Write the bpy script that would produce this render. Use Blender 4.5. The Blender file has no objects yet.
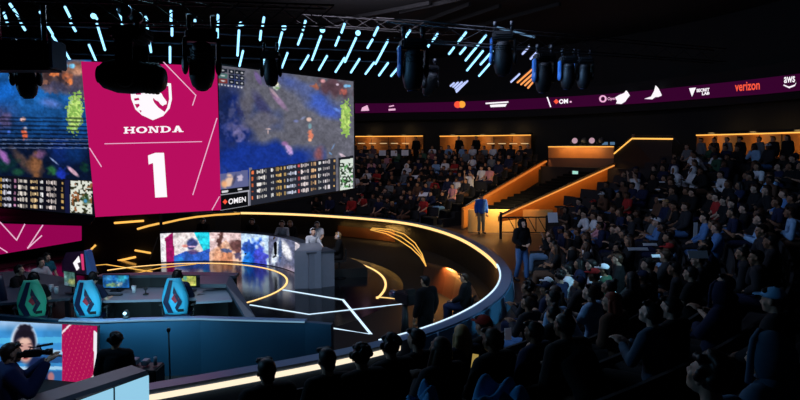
import bpy, bmesh, math, random
import numpy as np
from mathutils import Vector, Matrix, Quaternion
random.seed(7); RNG = np.random.RandomState(7)
S = bpy.context.scene; COL = S.collection
PI = math.pi; R = math.radians
# ---------------------------------------------------------------- camera
F = 622.0; TH = math.atan(52/622); CH = 3.7
cam_d = bpy.data.cameras.new('camera'); cam = bpy.data.objects.new('camera', cam_d); COL.objects.link(cam)
cam_d.sensor_width = 36; cam_d.lens = 36*F/800; cam_d.clip_end = 200; cam_d.clip_start = .05
cam.location = (0, 0, CH); cam.rotation_euler = (PI/2-TH, 0, 0); S.camera = cam
S.view_settings.view_transform = 'Standard'; S.view_settings.look = 'None'
S.view_settings.exposure = 0; S.view_settings.gamma = 1; S.view_settings.use_curve_mapping = False
W = bpy.data.worlds.new('world'); S.world = W; W.use_nodes = True
W.node_tree.nodes['Background'].inputs[0].default_value = (.010, .013, .02, 1); W.node_tree.nodes['Background'].inputs[1].default_value = .12
def ray(px, py):
    u = (px-400)/F; v = (200-py)/F
    return Vector((u, v*math.sin(TH)+math.cos(TH), v*math.cos(TH)-math.sin(TH)))
def P(px, py, y):                      # point of the sight line at world depth y
    d = ray(px, py); return Vector((0, 0, CH)) + d*(y/d.y)
def G(px, py, z):                      # point of the sight line on the level z
    d = ray(px, py); return Vector((0, 0, CH)) + d*((z-CH)/d.z)
def onplane(px, py, o, n):
    d = ray(px, py); c = Vector((0, 0, CH)); return c + d*((o-c).dot(n)/d.dot(n))
def proj(co):                          # world -> photo pixels, arrays
    co = np.asarray(co, float); y = co[..., 1]; z = co[..., 2]-CH
    f = y*math.cos(TH)-z*math.sin(TH); u = y*math.sin(TH)+z*math.cos(TH)
    return 400+F*co[..., 0]/f, 200-F*u/f
# ---------------------------------------------------------------- materials
def lin(c): return tuple((x/12.92 if x <= .04045 else ((x+.055)/1.055)**2.4) for x in c)
def rgb(r, g, b): return lin((r/255, g/255, b/255))
def mat(name, col, rough=.6, metal=0, noise=0, nscale=8, emit=None, es=0, alpha=1, trans=0, spec=.5, rn=0):
    m = bpy.data.materials.new(name); m.use_nodes = True; nt = m.node_tree; b = nt.nodes['Principled BSDF']
    b.inputs['Roughness'].default_value = rough; b.inputs['Metallic'].default_value = metal
    b.inputs['Specular IOR Level'].default_value = spec
    b.inputs['Base Color'].default_value = (*col, 1)
    if trans: b.inputs['Transmission Weight'].default_value = trans
    if alpha < 1: b.inputs['Alpha'].default_value = alpha
    if emit: b.inputs['Emission Color'].default_value = (*emit, 1); b.inputs['Emission Strength'].default_value = es
    if noise or rn:
        tc = nt.nodes.new('ShaderNodeTexCoord'); n = nt.nodes.new('ShaderNodeTexNoise'); n.inputs['Scale'].default_value = nscale; n.inputs['Detail'].default_value = 5
        nt.links.new(tc.outputs['Object'], n.inputs['Vector'])
    if noise:
        mx = nt.nodes.new('ShaderNodeMix'); mx.data_type = 'RGBA'
        mx.inputs[6].default_value = (*[c*(1-noise) for c in col], 1); mx.inputs[7].default_value = (*[min(1, c*(1+noise)) for c in col], 1)
        nt.links.new(n.outputs['Fac'], mx.inputs[0]); nt.links.new(mx.outputs[2], b.inputs['Base Color'])
    if rn:
        mr = nt.nodes.new('ShaderNodeMapRange'); mr.inputs[3].default_value = max(0, rough-rn); mr.inputs[4].default_value = rough+rn
        nt.links.new(n.outputs['Fac'], mr.inputs[0]); nt.links.new(mr.outputs[0], b.inputs['Roughness'])
    return m
def glow(name, col, s=1.0):
    m = bpy.data.materials.new(name); m.use_nodes = True; nt = m.node_tree; nt.nodes.clear()
    e = nt.nodes.new('ShaderNodeEmission'); o = nt.nodes.new('ShaderNodeOutputMaterial'); e.inputs[0].default_value = (*col, 1); e.inputs[1].default_value = s
    nt.links.new(e.outputs[0], o.inputs[0]); return m
def objmat(name, rough=.85, weave=0, gain=1.0):           # colour of the thing itself (object colour) with cloth variation
    m = bpy.data.materials.new(name); m.use_nodes = True; nt = m.node_tree; b = nt.nodes['Principled BSDF']
    b.inputs['Roughness'].default_value = rough; b.inputs['Specular IOR Level'].default_value = .25
    oi = nt.nodes.new('ShaderNodeObjectInfo'); tc = nt.nodes.new('ShaderNodeTexCoord'); n = nt.nodes.new('ShaderNodeTexNoise'); n.inputs['Scale'].default_value = 14
    nt.links.new(tc.outputs['Object'], n.inputs['Vector'])
    mx = nt.nodes.new('ShaderNodeMix'); mx.data_type = 'RGBA'; mx.blend_type = 'MULTIPLY'; mx.inputs[0].default_value = 1
    cr = nt.nodes.new('ShaderNodeMapRange'); cr.inputs[3].default_value = 1-weave; cr.inputs[4].default_value = 1
    nt.links.new(n.outputs['Fac'], cr.inputs[0]); nt.links.new(oi.outputs['Color'], mx.inputs[6]); nt.links.new(cr.outputs[0], mx.inputs[7])
    nt.links.new(mx.outputs[2], b.inputs['Base Color'])
    return m
M = {}
M['black'] = mat('black_paint', rgb(13, 14, 18), .55, noise=.3)
M['blackm'] = mat('black_metal', rgb(16, 20, 28), .35, noise=.2, spec=.6)
M['ceil'] = mat('ceiling_black', rgb(15, 16, 18), .8, noise=.4, nscale=1)
M['wall'] = mat('wall_black', rgb(16, 16, 20), .8, noise=.3, nscale=2)
M['floor'] = mat('gloss_floor', rgb(12, 14, 20), .14, noise=.2, nscale=2, rn=.05, spec=.6)
M['tier'] = mat('tier_carpet', rgb(22, 21, 24), .9, noise=.3, nscale=12)
M['walk'] = mat('walkway_floor', rgb(70, 52, 40), .4, noise=.25, nscale=3)
M['bench'] = mat('bench_cloth', rgb(20, 20, 26), .85, noise=.3, nscale=10)
M['amber'] = mat('amber_panel', rgb(170, 105, 45), .5, noise=.15, nscale=3)
M['amberd'] = mat('dark_amber_panel', rgb(70, 40, 22), .45, noise=.2, nscale=3)
M['ringin'] = mat('ring_inner_dark', rgb(15, 12, 11), .5, noise=.25, nscale=2)
M['rim'] = mat('rim_top', rgb(82, 102, 130), .35, noise=.12, nscale=3)
M['fascia'] = mat('fascia_blue', rgb(16, 48, 68), .38, noise=.25, nscale=1.2, rn=.08)
M['grey'] = mat('desk_grey', rgb(120, 125, 140), .45, noise=.1)
M['dgrey'] = mat('desk_dark_grey', rgb(60, 66, 80), .45, noise=.12)
M['white'] = mat('white_plastic', rgb(215, 215, 220), .4)
M['paper'] = mat('white_paper', rgb(225, 225, 235), .8)
M['glassb'] = mat('blue_glass', rgb(70, 130, 170), .4, alpha=.9, noise=.2, nscale=4)
M['warm'] = glow('warm_led', rgb(255, 205, 130), 1.5)
M['warm2'] = glow('gold_led', rgb(255, 190, 90), 1.05)
M['amberled'] = glow('amber_led', rgb(255, 182, 84), 1.35)
M['cream'] = glow('cream_led', rgb(255, 236, 205), 1.1)
M['cool'] = glow('cool_led', rgb(205, 232, 255), 1.3)
M['tube'] = glow('tube_led', rgb(140, 212, 255), 2.1)
M['tubew'] = glow('tube_white', rgb(185, 200, 255), 1.1)
M['tubeo'] = glow('tube_orange', rgb(255, 160, 90), 1.1)
M['mag'] = glow('magenta_led', rgb(184, 14, 94), 1.0)
M['magd'] = glow('magenta_led_dim', rgb(154, 5, 84), .9)
M['wl'] = glow('white_led', rgb(255, 250, 255), 1.0)
M['wl2'] = glow('pale_pink_led', rgb(250, 190, 225), .9)
M['purp'] = glow('purple_ribbon', rgb(70, 6, 58), .6)
M['red'] = glow('red_led', rgb(255, 88, 62), 1.0)
M['orange'] = glow('orange_led', rgb(255, 170, 60), 1.0)
M['exit'] = glow('exit_glow', rgb(170, 230, 215), .9)
M['cloth'] = objmat('cloth', .9, .35); M['skin'] = objmat('skin', .55, .08); M['hair'] = objmat('hair', .5, .4)
M['eye'] = mat('eye_dark', rgb(20, 14, 12), .2); M['lip'] = mat('lip', rgb(140, 70, 65), .5)
M['lens'] = mat('lens_glass', rgb(25, 40, 70), .08, spec=.8)
M['fin_rimlight'] = mat('blue_fin_rimlight', rgb(55, 110, 175), .4)  # tower fin colour; also blue rim light painted on fixture arms and housing end
M['teal'] = mat('chair_teal', rgb(60, 180, 215), .5); M['tealg'] = mat('chair_green', rgb(70, 190, 150), .5)
M['navy'] = mat('chair_navy', rgb(22, 28, 60), .5); M['cred'] = mat('chair_red', rgb(170, 40, 55), .5)
M['cable'] = mat('cable_rubber', rgb(15, 15, 15), .6)
M['step'] = glow('step_light', rgb(255, 220, 160), .8)
# ---------------------------------------------------------------- mesh builder
class MB:
    def __init__(s): s.v = []; s.f = []; s.m = []; s.sm = []
    def add(s, vs, fs, m=0, smooth=False):
        b = len(s.v); s.v += [tuple(v) for v in vs]; s.f += [tuple(b+i for i in f) for f in fs]; s.m += [m]*len(fs); s.sm += [smooth]*len(fs); return s
    def box(s, c, d, rot=None, m=0, bev=0):
        hx, hy, hz = d[0]/2, d[1]/2, d[2]/2; c = Vector(c); rot = rot or Matrix.Identity(3)
        if bev:
            b = min(bev, hx*.9, hy*.9, hz*.9); bm = bmesh.new(); bmesh.ops.create_cube(bm, size=1)
            for v in bm.verts: v.co = Vector((v.co.x*2*hx, v.co.y*2*hy, v.co.z*2*hz))
            bmesh.ops.bevel(bm, geom=bm.edges[:], offset=b, segments=2, affect='EDGES')
            s.add([c+rot@v.co for v in bm.verts], [[v.index for v in f.verts] for f in bm.faces], m); bm.free(); return s
        vs = [c+rot@Vector((x*hx, y*hy, z*hz)) for z in (-1, 1) for y in (-1, 1) for x in (-1, 1)]
        return s.add(vs, [(0, 2, 3, 1), (4, 5, 7, 6), (0, 1, 5, 4), (2, 6, 7, 3), (0, 4, 6, 2), (1, 3, 7, 5)], m)
    def prism(s, pts, off, m=0):           # polygon in space pushed along off
        pts = [Vector(p) for p in pts]; off = Vector(off); n = len(pts)
        return s.add(pts+[p+off for p in pts], [tuple(range(n))[::-1], tuple(range(n, 2*n))]+[(i, (i+1) % n, n+(i+1) % n, n+i) for i in range(n)], m)
    def tube(s, pts, r, n=8, m=0, sq=1.0, caps=True):
        pts = [Vector(p) for p in pts]; rs = r if isinstance(r, (list, tuple)) else [r]*len(pts); vs = []; fs = []
        up = None
        for i, p in enumerate(pts):
            t = (pts[min(i+1, len(pts)-1)]-pts[max(i-1, 0)]).normalized()
            if up is None: up = Vector((0, 0, 1)) if abs(t.z) < .9 else Vector((0, 1, 0))
            a = t.cross(up).normalized(); b = a.cross(t).normalized(); up = b
            for k in range(n):
                q = 2*PI*k/n; vs.append(p+a*math.cos(q)*rs[i]+b*math.sin(q)*rs[i]*sq)
        for i in range(len(pts)-1):
            for k in range(n): fs.append((i*n+k, i*n+(k+1) % n, (i+1)*n+(k+1) % n, (i+1)*n+k))
        if caps: fs.append(tuple(range(n))[::-1]); fs.append(tuple(range((len(pts)-1)*n, len(pts)*n)))
        return s.add(vs, fs, m, True)
    def ell(s, c, r, rot=None, m=0, nu=14, nv=9):
        c = Vector(c); rot = rot or Matrix.Identity(3); vs = []; fs = []
        for j in range(1, nv):
            t = PI*j/nv
            for i in range(nu):
                q = 2*PI*i/nu; vs.append(c+rot@Vector((r[0]*math.sin(t)*math.cos(q), r[1]*math.sin(t)*math.sin(q), r[2]*math.cos(t))))
        for j in range(nv-2):
            for i in range(nu): fs.append((j*nu+i, (j+1)*nu+i, (j+1)*nu+(i+1) % nu, j*nu+(i+1) % nu))
        a = len(vs); vs.append(c+rot@Vector((0, 0, r[2]))); vs.append(c+rot@Vector((0, 0, -r[2])))
        for i in range(nu): fs.append((a, i, (i+1) % nu)); fs.append((a+1, (nv-2)*nu+(i+1) % nu, (nv-2)*nu+i))
        return s.add(vs, fs, m, True)
    def sweep(s, path, prof, m=0, closed=False, smooth=False):   # path: [(pos, outward unit)], prof: closed [(out, up)]
        n = len(prof); k = len(path)
        vs = [Vector(p)+Vector(o)*a+Vector((0, 0, b)) for p, o in path for a, b in prof]; fs = []
        for i in range(k if closed else k-1):
            j = (i+1) % k
            for q in range(n): fs.append((i*n+q, j*n+q, j*n+(q+1) % n, i*n+(q+1) % n))
        if not closed: fs.append(tuple(range(n))[::-1]); fs.append(tuple(range((k-1)*n, k*n)))
        return s.add(vs, fs, m, smooth)
    def build(s, name, mats, parent=None, loc=None, smooth=None):
        me = bpy.data.meshes.new(name); org = Vector(loc) if loc is not None else Vector((0, 0, 0))
        me.from_pydata([Vector(v)-org for v in s.v], [], s.f)
        if not isinstance(mats, (list, tuple)): mats = [mats]
        for m_ in mats: me.materials.append(m_)
        me.polygons.foreach_set('material_index', s.m); me.polygons.foreach_set('use_smooth', s.sm if smooth is None else [smooth]*len(s.f))
        bm = bmesh.new(); bm.from_mesh(me); bmesh.ops.recalc_face_normals(bm, faces=bm.faces[:]); bm.to_mesh(me); bm.free()
        me.update(); o = bpy.data.objects.new(name, me); COL.objects.link(o); o.location = org
        if parent:
            o.parent = parent
            if loc is None: o.location = -Vector(parent.location)      # points were given in world space
        return o
def tag(o, label=None, cat=None, group=None, kind=None):
    if label: o['label'] = label
    if cat: o['category'] = cat
    if group: o['group'] = group
    if kind: o['kind'] = kind
    return o
def empty(name, loc, rz=0, label=None, cat=None, group=None):
    o = bpy.data.objects.new(name, None); COL.objects.link(o); o.location = loc; o.rotation_euler = (0, 0, rz); o.empty_display_size = .1
    return tag(o, label, cat, group)
def local(mb, name, mats, parent, loc=(0, 0, 0), rot=(0, 0, 0)):        # child built in the parent's own frame
    o = mb.build(name, mats); o.parent = parent; o.location = loc; o.rotation_euler = rot; return o
KIDS = {}
def copy_tree(o, parent=None):
    c = o.copy(); COL.objects.link(c)
    if parent: c.parent = parent
    for ch in list(o.children): copy_tree(ch, c)
    return c
def structure(o, label=None): o['kind'] = 'structure'; return tag(o, label)
# ---------------------------------------------------------------- arena geometry
C = Vector((-8.9, 19.2, 0)); RX, RY = 12.04, 12.53
_m = [(250, 211.5), (300, 213), (350, 216), (400, 220), (450, 232), (480, 247), (500, 262), (507, 275), (500, 292), (480, 308), (400, 341), (300, 358), (200, 377), (150, 386)]
_tab = []
for a_, b_ in _m:
    g_ = G(a_, b_, .45)-C; ang = math.atan2(g_.y/RY, g_.x/RX); _tab.append((ang, math.hypot(g_.x/RX, g_.y/RY)))
_tab.sort(); _tab = [(-PI, 1.0)]+_tab+[(PI, 1.0)]
_ta = np.array([t[0] for t in _tab]); _ts = np.array([t[1] for t in _tab])
def _s(a): return float(np.interp(a, _ta, _ts))
def rimp(a, z=.45):
    a = (a+PI) % (2*PI)-PI; s_ = sum(_s(max(-PI, min(PI, a+k*.05)))*w for k, w in ((-3, .1), (-2, .15), (-1, .15), (0, .2), (1, .15), (2, .15), (3, .1)))
    return Vector((C.x+RX*s_*math.cos(a), C.y+RY*s_*math.sin(a), z))
def rimpath(a0, a1, n, z=.45):
    pts = [rimp(R(a0+(a1-a0)*i/n), z) for i in range(n+1)]; out = []
    for i, p in enumerate(pts):
        a = R(a0+(a1-a0)*i/n); t = rimp(a+.01)-rimp(a-.01); o = Vector((t.y, -t.x, 0)).normalized(); out.append((p, o))
    return out
def arc(r, a0, a1, n, z=0, c=C):
    out = []
    for i in range(n+1):
        a = R(a0+(a1-a0)*i/n); o = Vector((math.cos(a), math.sin(a), 0)); out.append((Vector((c.x, c.y, z))+o*r, o))
    return out
def pol(r, a, z=0): return Vector((C.x+r*math.cos(R(a)), C.y+r*math.sin(R(a)), z))
def rect(a0, a1, b0, b1): return [(a0, b0), (a1, b0), (a1, b1), (a0, b1)]
R0, DR, DZ, NR = 13.65, .85, .27, 10
PITZ = -.6
# floors
def disc(name, z, r, m, inner=None):
    mb = MB(); n = 96
    if inner is None:
        vs = [rimp(2*PI*i/n-PI, z) for i in range(n)]; c = Vector((C.x, C.y, z)); mb.add([c]+vs, [(0, 1+i, 1+(i+1) % n) for i in range(n)])
    return structure(mb.build(name, m))
disc('floor_stage_pit', PITZ, 0, M['floor'])
mb = MB(); n = 120; vs = []; fs = []
for i in range(n):
    a = 2*PI*i/n-PI; p = rimp(a, 0); vs += [p, Vector((C.x+27*math.cos(a), C.y+27*math.sin(a), 0))]
for i in range(n): j = (i+1) % n; fs.append((2*i, 2*i+1, 2*j+1, 2*j))
mb.add(vs, fs); structure(mb.build('floor_walkway', M['walk']))
mb = MB(); n = 110; vs = []; fs = []
for i in range(n):
    a = 2*PI*i/n-PI; p = rimp(a, PITZ+.004); vs += [p, Vector((-7.4+7.5*math.cos(a), 19.2+7.2*math.sin(a), PITZ+.004))]
for i in range(n): j = (i+1) % n; fs.append((2*i, 2*i+1, 2*j+1, 2*j))
mb.add(vs, fs); structure(mb.build('floor_pit_outer', mat('pit_matte', rgb(14, 14, 17), .75, noise=.3, spec=.2)))
# ring wall round the pit
mb = MB(); mb.sweep(rimpath(-180, 180, 144), [(-.14, 0), (.13, 0), (.13, -.06), (.12, -.06), (.12, -1.05), (-.08, -1.05), (-.08, -.06), (-.14, -.06)])
ringw = mb.build('trim_ring_wall', [M['rim']]); structure(ringw)
# darker body of the ring wall, below its top slab
mb = MB(); mb.sweep(rimpath(-180, 180, 144), [(.115, -.07), (.115, -.45), (-.10, -1.05), (-.10, -.07)]); structure(mb.build('wall_ring', M['ringin']))
def led(name, label, path, prof, m, cat='light strip', group=None):
    mb = MB(); mb.sweep(path, prof); return tag(mb.build(name, m), label, cat, group)
A_END = 60.0
while True:
    q_ = rimp(R(A_END)); u_ = proj(np.array(q_))[0]
    if u_ < 236: break
    A_END += .5
led('led_strip', 'warm white light strip under the rim along the far inside of the ring wall', rimpath(-9, A_END, 90), [(-.17, -.02), (-.14, -.02), (-.14, -.12), (-.17, -.12)], M['warm'])
led('led_strip', 'thin cool white light line on the inner rim edge, right of the stage', rimpath(-45, -9, 40), [(-.17, .01), (-.13, .01), (-.13, -.03), (-.17, -.03)], M['cool'])
led('led_strip', 'broad cream light strip outside the near ring wall', rimpath(-100, -44, 50), [(.135, -.065), (.155, -.065), (.155, -.145), (.135, -.145)], M['cream'])
# blue glass on the right outside of the ring
mb = MB(); mb.sweep(rimpath(-43, -12, 30), [(.14, -.03), (.16, -.03), (.20, -.45), (.18, -.45)])
gp = tag(mb.build('glass_barrier', M['glassb']), 'blue lit glass panel band on the outside of the ring wall at right', 'barrier')
for a in (-40, -33, -26, -19):
    mb = MB(); p, o = rimpath(a, a+.1, 1)[0]; mb.tube([p+o*.22+Vector((0, 0, -.45)), p+o*.18+Vector((0, 0, -.02))], .015); po = mb.build('post', M['rim']); po.parent = gp
_g = [G(x, y, .45) for x, y in ((240, 212.6), (215, 214), (196, 216), (180, 218.6), (160, 223), (137, 229.3))]
mb = MB(); mb.sweep([(p, Vector((0, -1, 0))) for p in _g], [(0, 0), (.03, 0), (.03, -.09), (0, -.09)]); tag(mb.build('led_strip', M['warm2']), 'gold light strip curving down behind the video wall, upper left of the stage', 'light strip')
mb = MB(); mb.sweep([(p, Vector((0, -1, 0))) for p in _g], [(-.01, .02), (-.01, -1.05), (-.12, -1.05), (-.12, .02)]); structure(mb.build('wall_back_stage', M['black']))
# warm light washing the inside of the far ring wall
# ---------------------------------------------------------------- floor light lines (inlaid LED in the pit floor)
def floorline(pix, label, m, w=.05, z=PITZ, lift=.012, smooth_=True):
    pts = [G(a, b, z) for a, b in pix]
    path = []
    for i, p in enumerate(pts):
        t = (pts[min(i+1, len(pts)-1)]-pts[max(0, i-1)]).normalized(); path.append((p, Vector((t.y, -t.x, 0))))
    mb = MB(); mb.sweep(path, [(-w/2, lift), (w/2, lift), (w/2, .001), (-w/2, .001)]); return tag(mb.build('floor_light_strip', m), label, 'light strip')
CC = Vector((-7.4, 19.2, 0))
mb = MB(); mb.sweep(arc(3.8, -70, 140, 80, PITZ, CC), [(-.03, .015), (.03, .015), (.03, .001), (-.03, .001)])
tag(mb.build('floor_light_strip', M['warm']), 'warm light ring in the floor round the centre stage', 'light strip')
mb = MB(); mb.sweep(arc(6.95, -14, 52, 50, PITZ, CC), [(-.035, .015), (.035, .015), (.035, .001), (-.035, .001)])
tag(mb.build('floor_light_strip', M['warm']), 'outer curved warm light line in the floor, right of the caster desk', 'light strip')
floorline([(283, 290), (343, 300), (371, 334.5), (333, 328.5)], 'zigzag white light line in the floor ending in a sharp corner', M['cool'], .07)
floorline([(250, 305), (309, 314.5), (404, 304)], 'shallow V of white light in the floor behind the stage fascia', M['cool'], .05)
floorline([(376, 297), (404, 299.5)], 'short warm floor light line at the foot of the outer curve', M['warm'], .05)
floorline([(88, 266), (106, 264.5), (152, 272)], 'bent gold light line in the floor behind the left monitors', M['warm2'], .06)
floorline([(131, 274.5), (160, 268), (196, 264)], 'gold light line in the floor meeting the curved video wall', M['warm2'], .06)
# warm arcs on the far right inside the pit
mb = MB()
for dr_ in (0, 1, 2):
    mb.tube([G(a-dr_*w*2.6, b+dr_*w*3, .2) for a, b, w in ((372, 228, .3), (390, 229.5, .7), (404, 234, 1), (415, 243, .8), (422, 254, .4), (426, 266, 0))], .018, 6)
tag(mb.build('light_arc', M['warm2']), 'cluster of thin gold light arcs inside the far right of the ring', 'light strip')
# curved cover glowing orange
path = [G(a, b, .15) for a, b in ((425, 263), (436, 265.5), (447, 269), (457, 274), (464, 280), (470, 290), (475, 301))]
pp = []
for i, p in enumerate(path):
    t = (path[min(i+1, 6)]-path[max(0, i-1)]).normalized(); pp.append((p, Vector((t.y, -t.x, 0))))
mb = MB(); mb.sweep(pp, [(0, 0), (.03, -.1), (.16, -.75), (-.12, -.75), (-.12, 0)])
tag(mb.build('curved_barrier', M['amberd']), 'curved low screen wall lit orange inside the right of the ring', 'barrier')
# ---------------------------------------------------------------- stage fascia wall and player platform
fp = [P(-60, 314, 12.1), P(0, 316.5, 11.75), P(60, 320.5, 11.4), P(98, 322, 11.3), P(140, 320, 11.4), P(200, 318.5, 11.5), P(260, 320.3, 11.38), P(305, 322.2, 11.3), P(331, 324, 11.15)]
fpath = []
for i, p in enumerate(fp):
    t = (fp[min(i+1, len(fp)-1)]-fp[max(0, i-1)]); t.z = 0; t.normalize(); fpath.append((Vector((p.x, p.y, .48)), Vector((t.y, -t.x, 0))))
mb = MB(); mb.sweep(fpath, [(0, 0), (0, -1.08), (-.12, -1.08), (-.12, 0)]); structure(mb.build('wall_stage_front', M['fascia']))
mb = MB(); mb.sweep(fpath[2:-1], [(.02, .03), (.02, -.01), (-.14, -.01), (-.14, .03)]); structure(mb.build('trim_stage_front', M['rim']))
mb = MB(); mb.sweep([(p+Vector((0, 0, .012)), o) for p, o in fpath[2:-1]], [(.022, .012), (.04, .012), (.04, -.012), (.022, -.012)])  # dim glow put in for the light on the ledge
tag(mb.build('led_strip', glow('ledge_light_glow', rgb(120, 165, 195), .8)), 'pale blue glow standing for light on the ledge atop the stage fascia', 'light strip')
mb = MB(); mb.prism([(-14, 11.95, -.1), (-7.6, 11.8, -.1), (-5, 11.5, -.1), (-2.6, 11.5, -.1), (-2.9, 13.7, -.1), (-6.5, 14.4, -.1), (-14, 17.5, -.1)], (0, 0, -.5)); structure(mb.build('floor_player_platform', M['black']))
# ---------------------------------------------------------------- painter: colours a fine grid that is the face of an LED screen
def H(ix, iy, s): 
    n = (ix*374761393+iy*668265263+s*974711) & 0x7fffffff; n = (n ^ (n >> 13))*1274126177 & 0x7fffffff; return ((n ^ (n >> 16)) & 0xffff)/65535.
def noise(X, Y, sc, s=0):
    x = X/sc+1000; y = Y/sc+1000; ix = np.floor(x).astype(np.int64); iy = np.floor(y).astype(np.int64); fx = x-ix; fy = y-iy
    fx = fx*fx*(3-2*fx); fy = fy*fy*(3-2*fy)
    return (H(ix, iy, s)*(1-fx)+H(ix+1, iy, s)*fx)*(1-fy)+(H(ix, iy+1, s)*(1-fx)+H(ix+1, iy+1, s)*fx)*fy
class Paint:
    def __init__(s, X, Y, base): s.X = X; s.Y = Y; s.c = np.ones((len(X), 3))*np.array(base, float)
    def mix(s, w, col): w = np.clip(w, 0, 1)[:, None]; s.c = s.c*(1-w)+w*np.array(col, float); return s
    def blob(s, cx, cy, rx, ry, col, rot=0, soft=.5, op=1, rough=0):
        q = R(rot); dx = s.X-cx; dy = s.Y-cy; u = (dx*math.cos(q)+dy*math.sin(q))/rx; v = (-dx*math.sin(q)+dy*math.cos(q))/ry
        d = np.sqrt(u*u+v*v)
        if rough: d = d+(noise(s.X, s.Y, max(1.2, min(rx, ry)*.5), 5)-.5)*rough
        return s.mix(np.clip((1-d)/max(soft, .01), 0, 1)*op, col)
    def poly(s, pts, col, op=1):
        ins = np.zeros(len(s.X), bool); n = len(pts)
        for i in range(n):
            x0, y0 = pts[i]; x1, y1 = pts[(i+1) % n]
            if y0 == y1: continue
            ins ^= ((y0 > s.Y) != (y1 > s.Y)) & (s.X < (x1-x0)*(s.Y-y0)/(y1-y0)+x0)
        return s.mix(ins*op, col)
    def mottle(s, amt, sc, seed=0): n = noise(s.X, s.Y, sc, seed)*.6+noise(s.X, s.Y, sc*.45, seed+9)*.4; s.c *= (1+(n-.5)*2*amt)[:, None]; return s
def screen(name, quad, nx, ny, paint, parent=None, strength=1.0, path=None):
    """quad: TL, TR, BR, BL world corners (or path = top-edge points with heights for a curved screen)"""
    u, v = np.meshgrid(np.linspace(0, 1, nx+1), np.linspace(0, 1, ny+1))
    u = u.ravel()[:, None]; v = v.ravel()[:, None]
    if path is None:
        q = [np.array(p) for p in quad]; co = (q[0]*(1-u)+q[1]*u)*(1-v)+(q[3]*(1-u)+q[2]*u)*v
    else: co = path(u[:, 0], v[:, 0])
    X, Y = proj(co); col = np.clip(paint(X, Y), 0, 255)/255.
    col = np.where(col <= .04045, col/12.92, ((col+.055)/1.055)**2.4)
    me = bpy.data.meshes.new(name); i = np.arange(nx*ny); r_ = i//nx; c_ = i % nx; a = r_*(nx+1)+c_
    me.from_pydata(co.tolist(), [], np.stack([a, a+nx+1, a+nx+2, a+1], 1).tolist())
    at = me.color_attributes.new('picture', 'FLOAT_COLOR', 'POINT'); at.data.foreach_set('color', np.c_[col, np.ones(len(col))].ravel().astype(np.float32))
    m = bpy.data.materials.get('screen_picture_%g' % strength)
    if not m:
        m = glow('screen_picture_%g' % strength, (1, 1, 1), strength); nt = m.node_tree; n = nt.nodes.new('ShaderNodeAttribute'); n.attribute_name = 'picture'
        nt.links.new(n.outputs['Color'], [x for x in nt.nodes if x.type == 'EMISSION'][0].inputs[0])
    me.materials.append(m); o = bpy.data.objects.new(name, me); COL.objects.link(o)
    if parent: o.parent = parent; o.location = -Vector(parent.location)
    return o
_font = None
def text_mesh(name, s, m, place, parent=None, size=1, bold=0, shear=0, sx=1, depth=0):
    """place(x, y) -> world point, x in 0..aspect, y in 0..1 (up)"""
    cu = bpy.data.curves.new('t', 'FONT'); cu.body = s; cu.size = 1; cu.shear = shear; cu.offset = bold; cu.resolution_u = 4
    o = bpy.data.objects.new('t', cu); COL.objects.link(o); bpy.context.view_layer.update()
    me = bpy.data.meshes.new_from_object(o.evaluated_get(bpy.context.evaluated_depsgraph_get())); bpy.data.objects.remove(o)
    xs = [v.co.x for v in me.vertices]; ys = [v.co.y for v in me.vertices]; x0, x1, y0, y1 = min(xs), max(xs), min(ys), max(ys)
    for v in me.vertices: v.co = place((v.co.x-x0)/(x1-x0), (v.co.y-y0)/(y1-y0))
    me.materials.clear(); me.materials.append(m); me.name = name; r = bpy.data.objects.new(name, me); COL.objects.link(r)
    if parent: r.parent = parent; r.location = -Vector(parent.location)
    return r
def pplace(o, n, tl, tr, br, bl):           # text box given by the four photo pixels on a plane
    q = [onplane(*p, o, n) for p in (tl, tr, br, bl)]
    return lambda x, y: (q[0]*(1-x)+q[1]*x)*y+(q[3]*(1-x)+q[2]*x)*(1-y)
def ppolys(name, polys, o, n, m, parent, th=.012):
    mb = MB()
    for pl in polys: mb.prism([onplane(a, b, o, n) for a, b in pl], n*(-th))
    return mb.build(name, m, parent)
def pline(a, b, w):
    dx, dy = b[0]-a[0], b[1]-a[1]; l = math.hypot(dx, dy); nx, ny = -dy/l*w/2, dx/l*w/2
    return [(a[0]+nx, a[1]+ny), (b[0]+nx, b[1]+ny), (b[0]-nx, b[1]-ny), (a[0]-nx, a[1]-ny)]
# ---- centre banner panel
bt = [P(81, 61.5, 16.9), P(217, 66, 18.1), P(221, 210, 18.3), P(95.5, 217, 17.1)]
def planar(q, px):
    n = (q[1]-q[0]).cross(q[3]-q[0]).normalized(); q[2] = onplane(px[0], px[1], q[0], n); return q
bt = planar(bt, (221, 210))
bn = ((bt[1]-bt[0]).cross(bt[3]-bt[0])).normalized()
if bn.y > 0: bn = -bn
bc = sum(bt, Vector())/4
B = empty('scoreboard_panel', bt[3], 0, 'large tilted magenta banner panel showing a horse crest, sponsor name and the numeral one', 'screen')
mb = MB(); mb.prism(bt, -bn*.25); mb.build('cabinet', M['black'], B)
mb = MB(); mb.prism([p+bn*.012 for p in bt], -bn*.01); mb.build('display', M['mag'], B)
bo = bc+bn*.03
def bb(x, y): return (75+x/5.333, 55+y/5.333)
shield_r = [bb(484, 147), bb(512, 152), bb(517, 235), bb(505, 285), bb(470, 325), bb(415, 348), bb(360, 322), bb(322, 290), bb(300, 235), bb(296, 200), bb(300, 150), bb(308, 150), bb(330, 195), bb(360, 195), bb(400, 240), bb(440, 285), bb(478, 306), bb(492, 280), bb(502, 235), bb(498, 166), bb(484, 164)]
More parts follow.
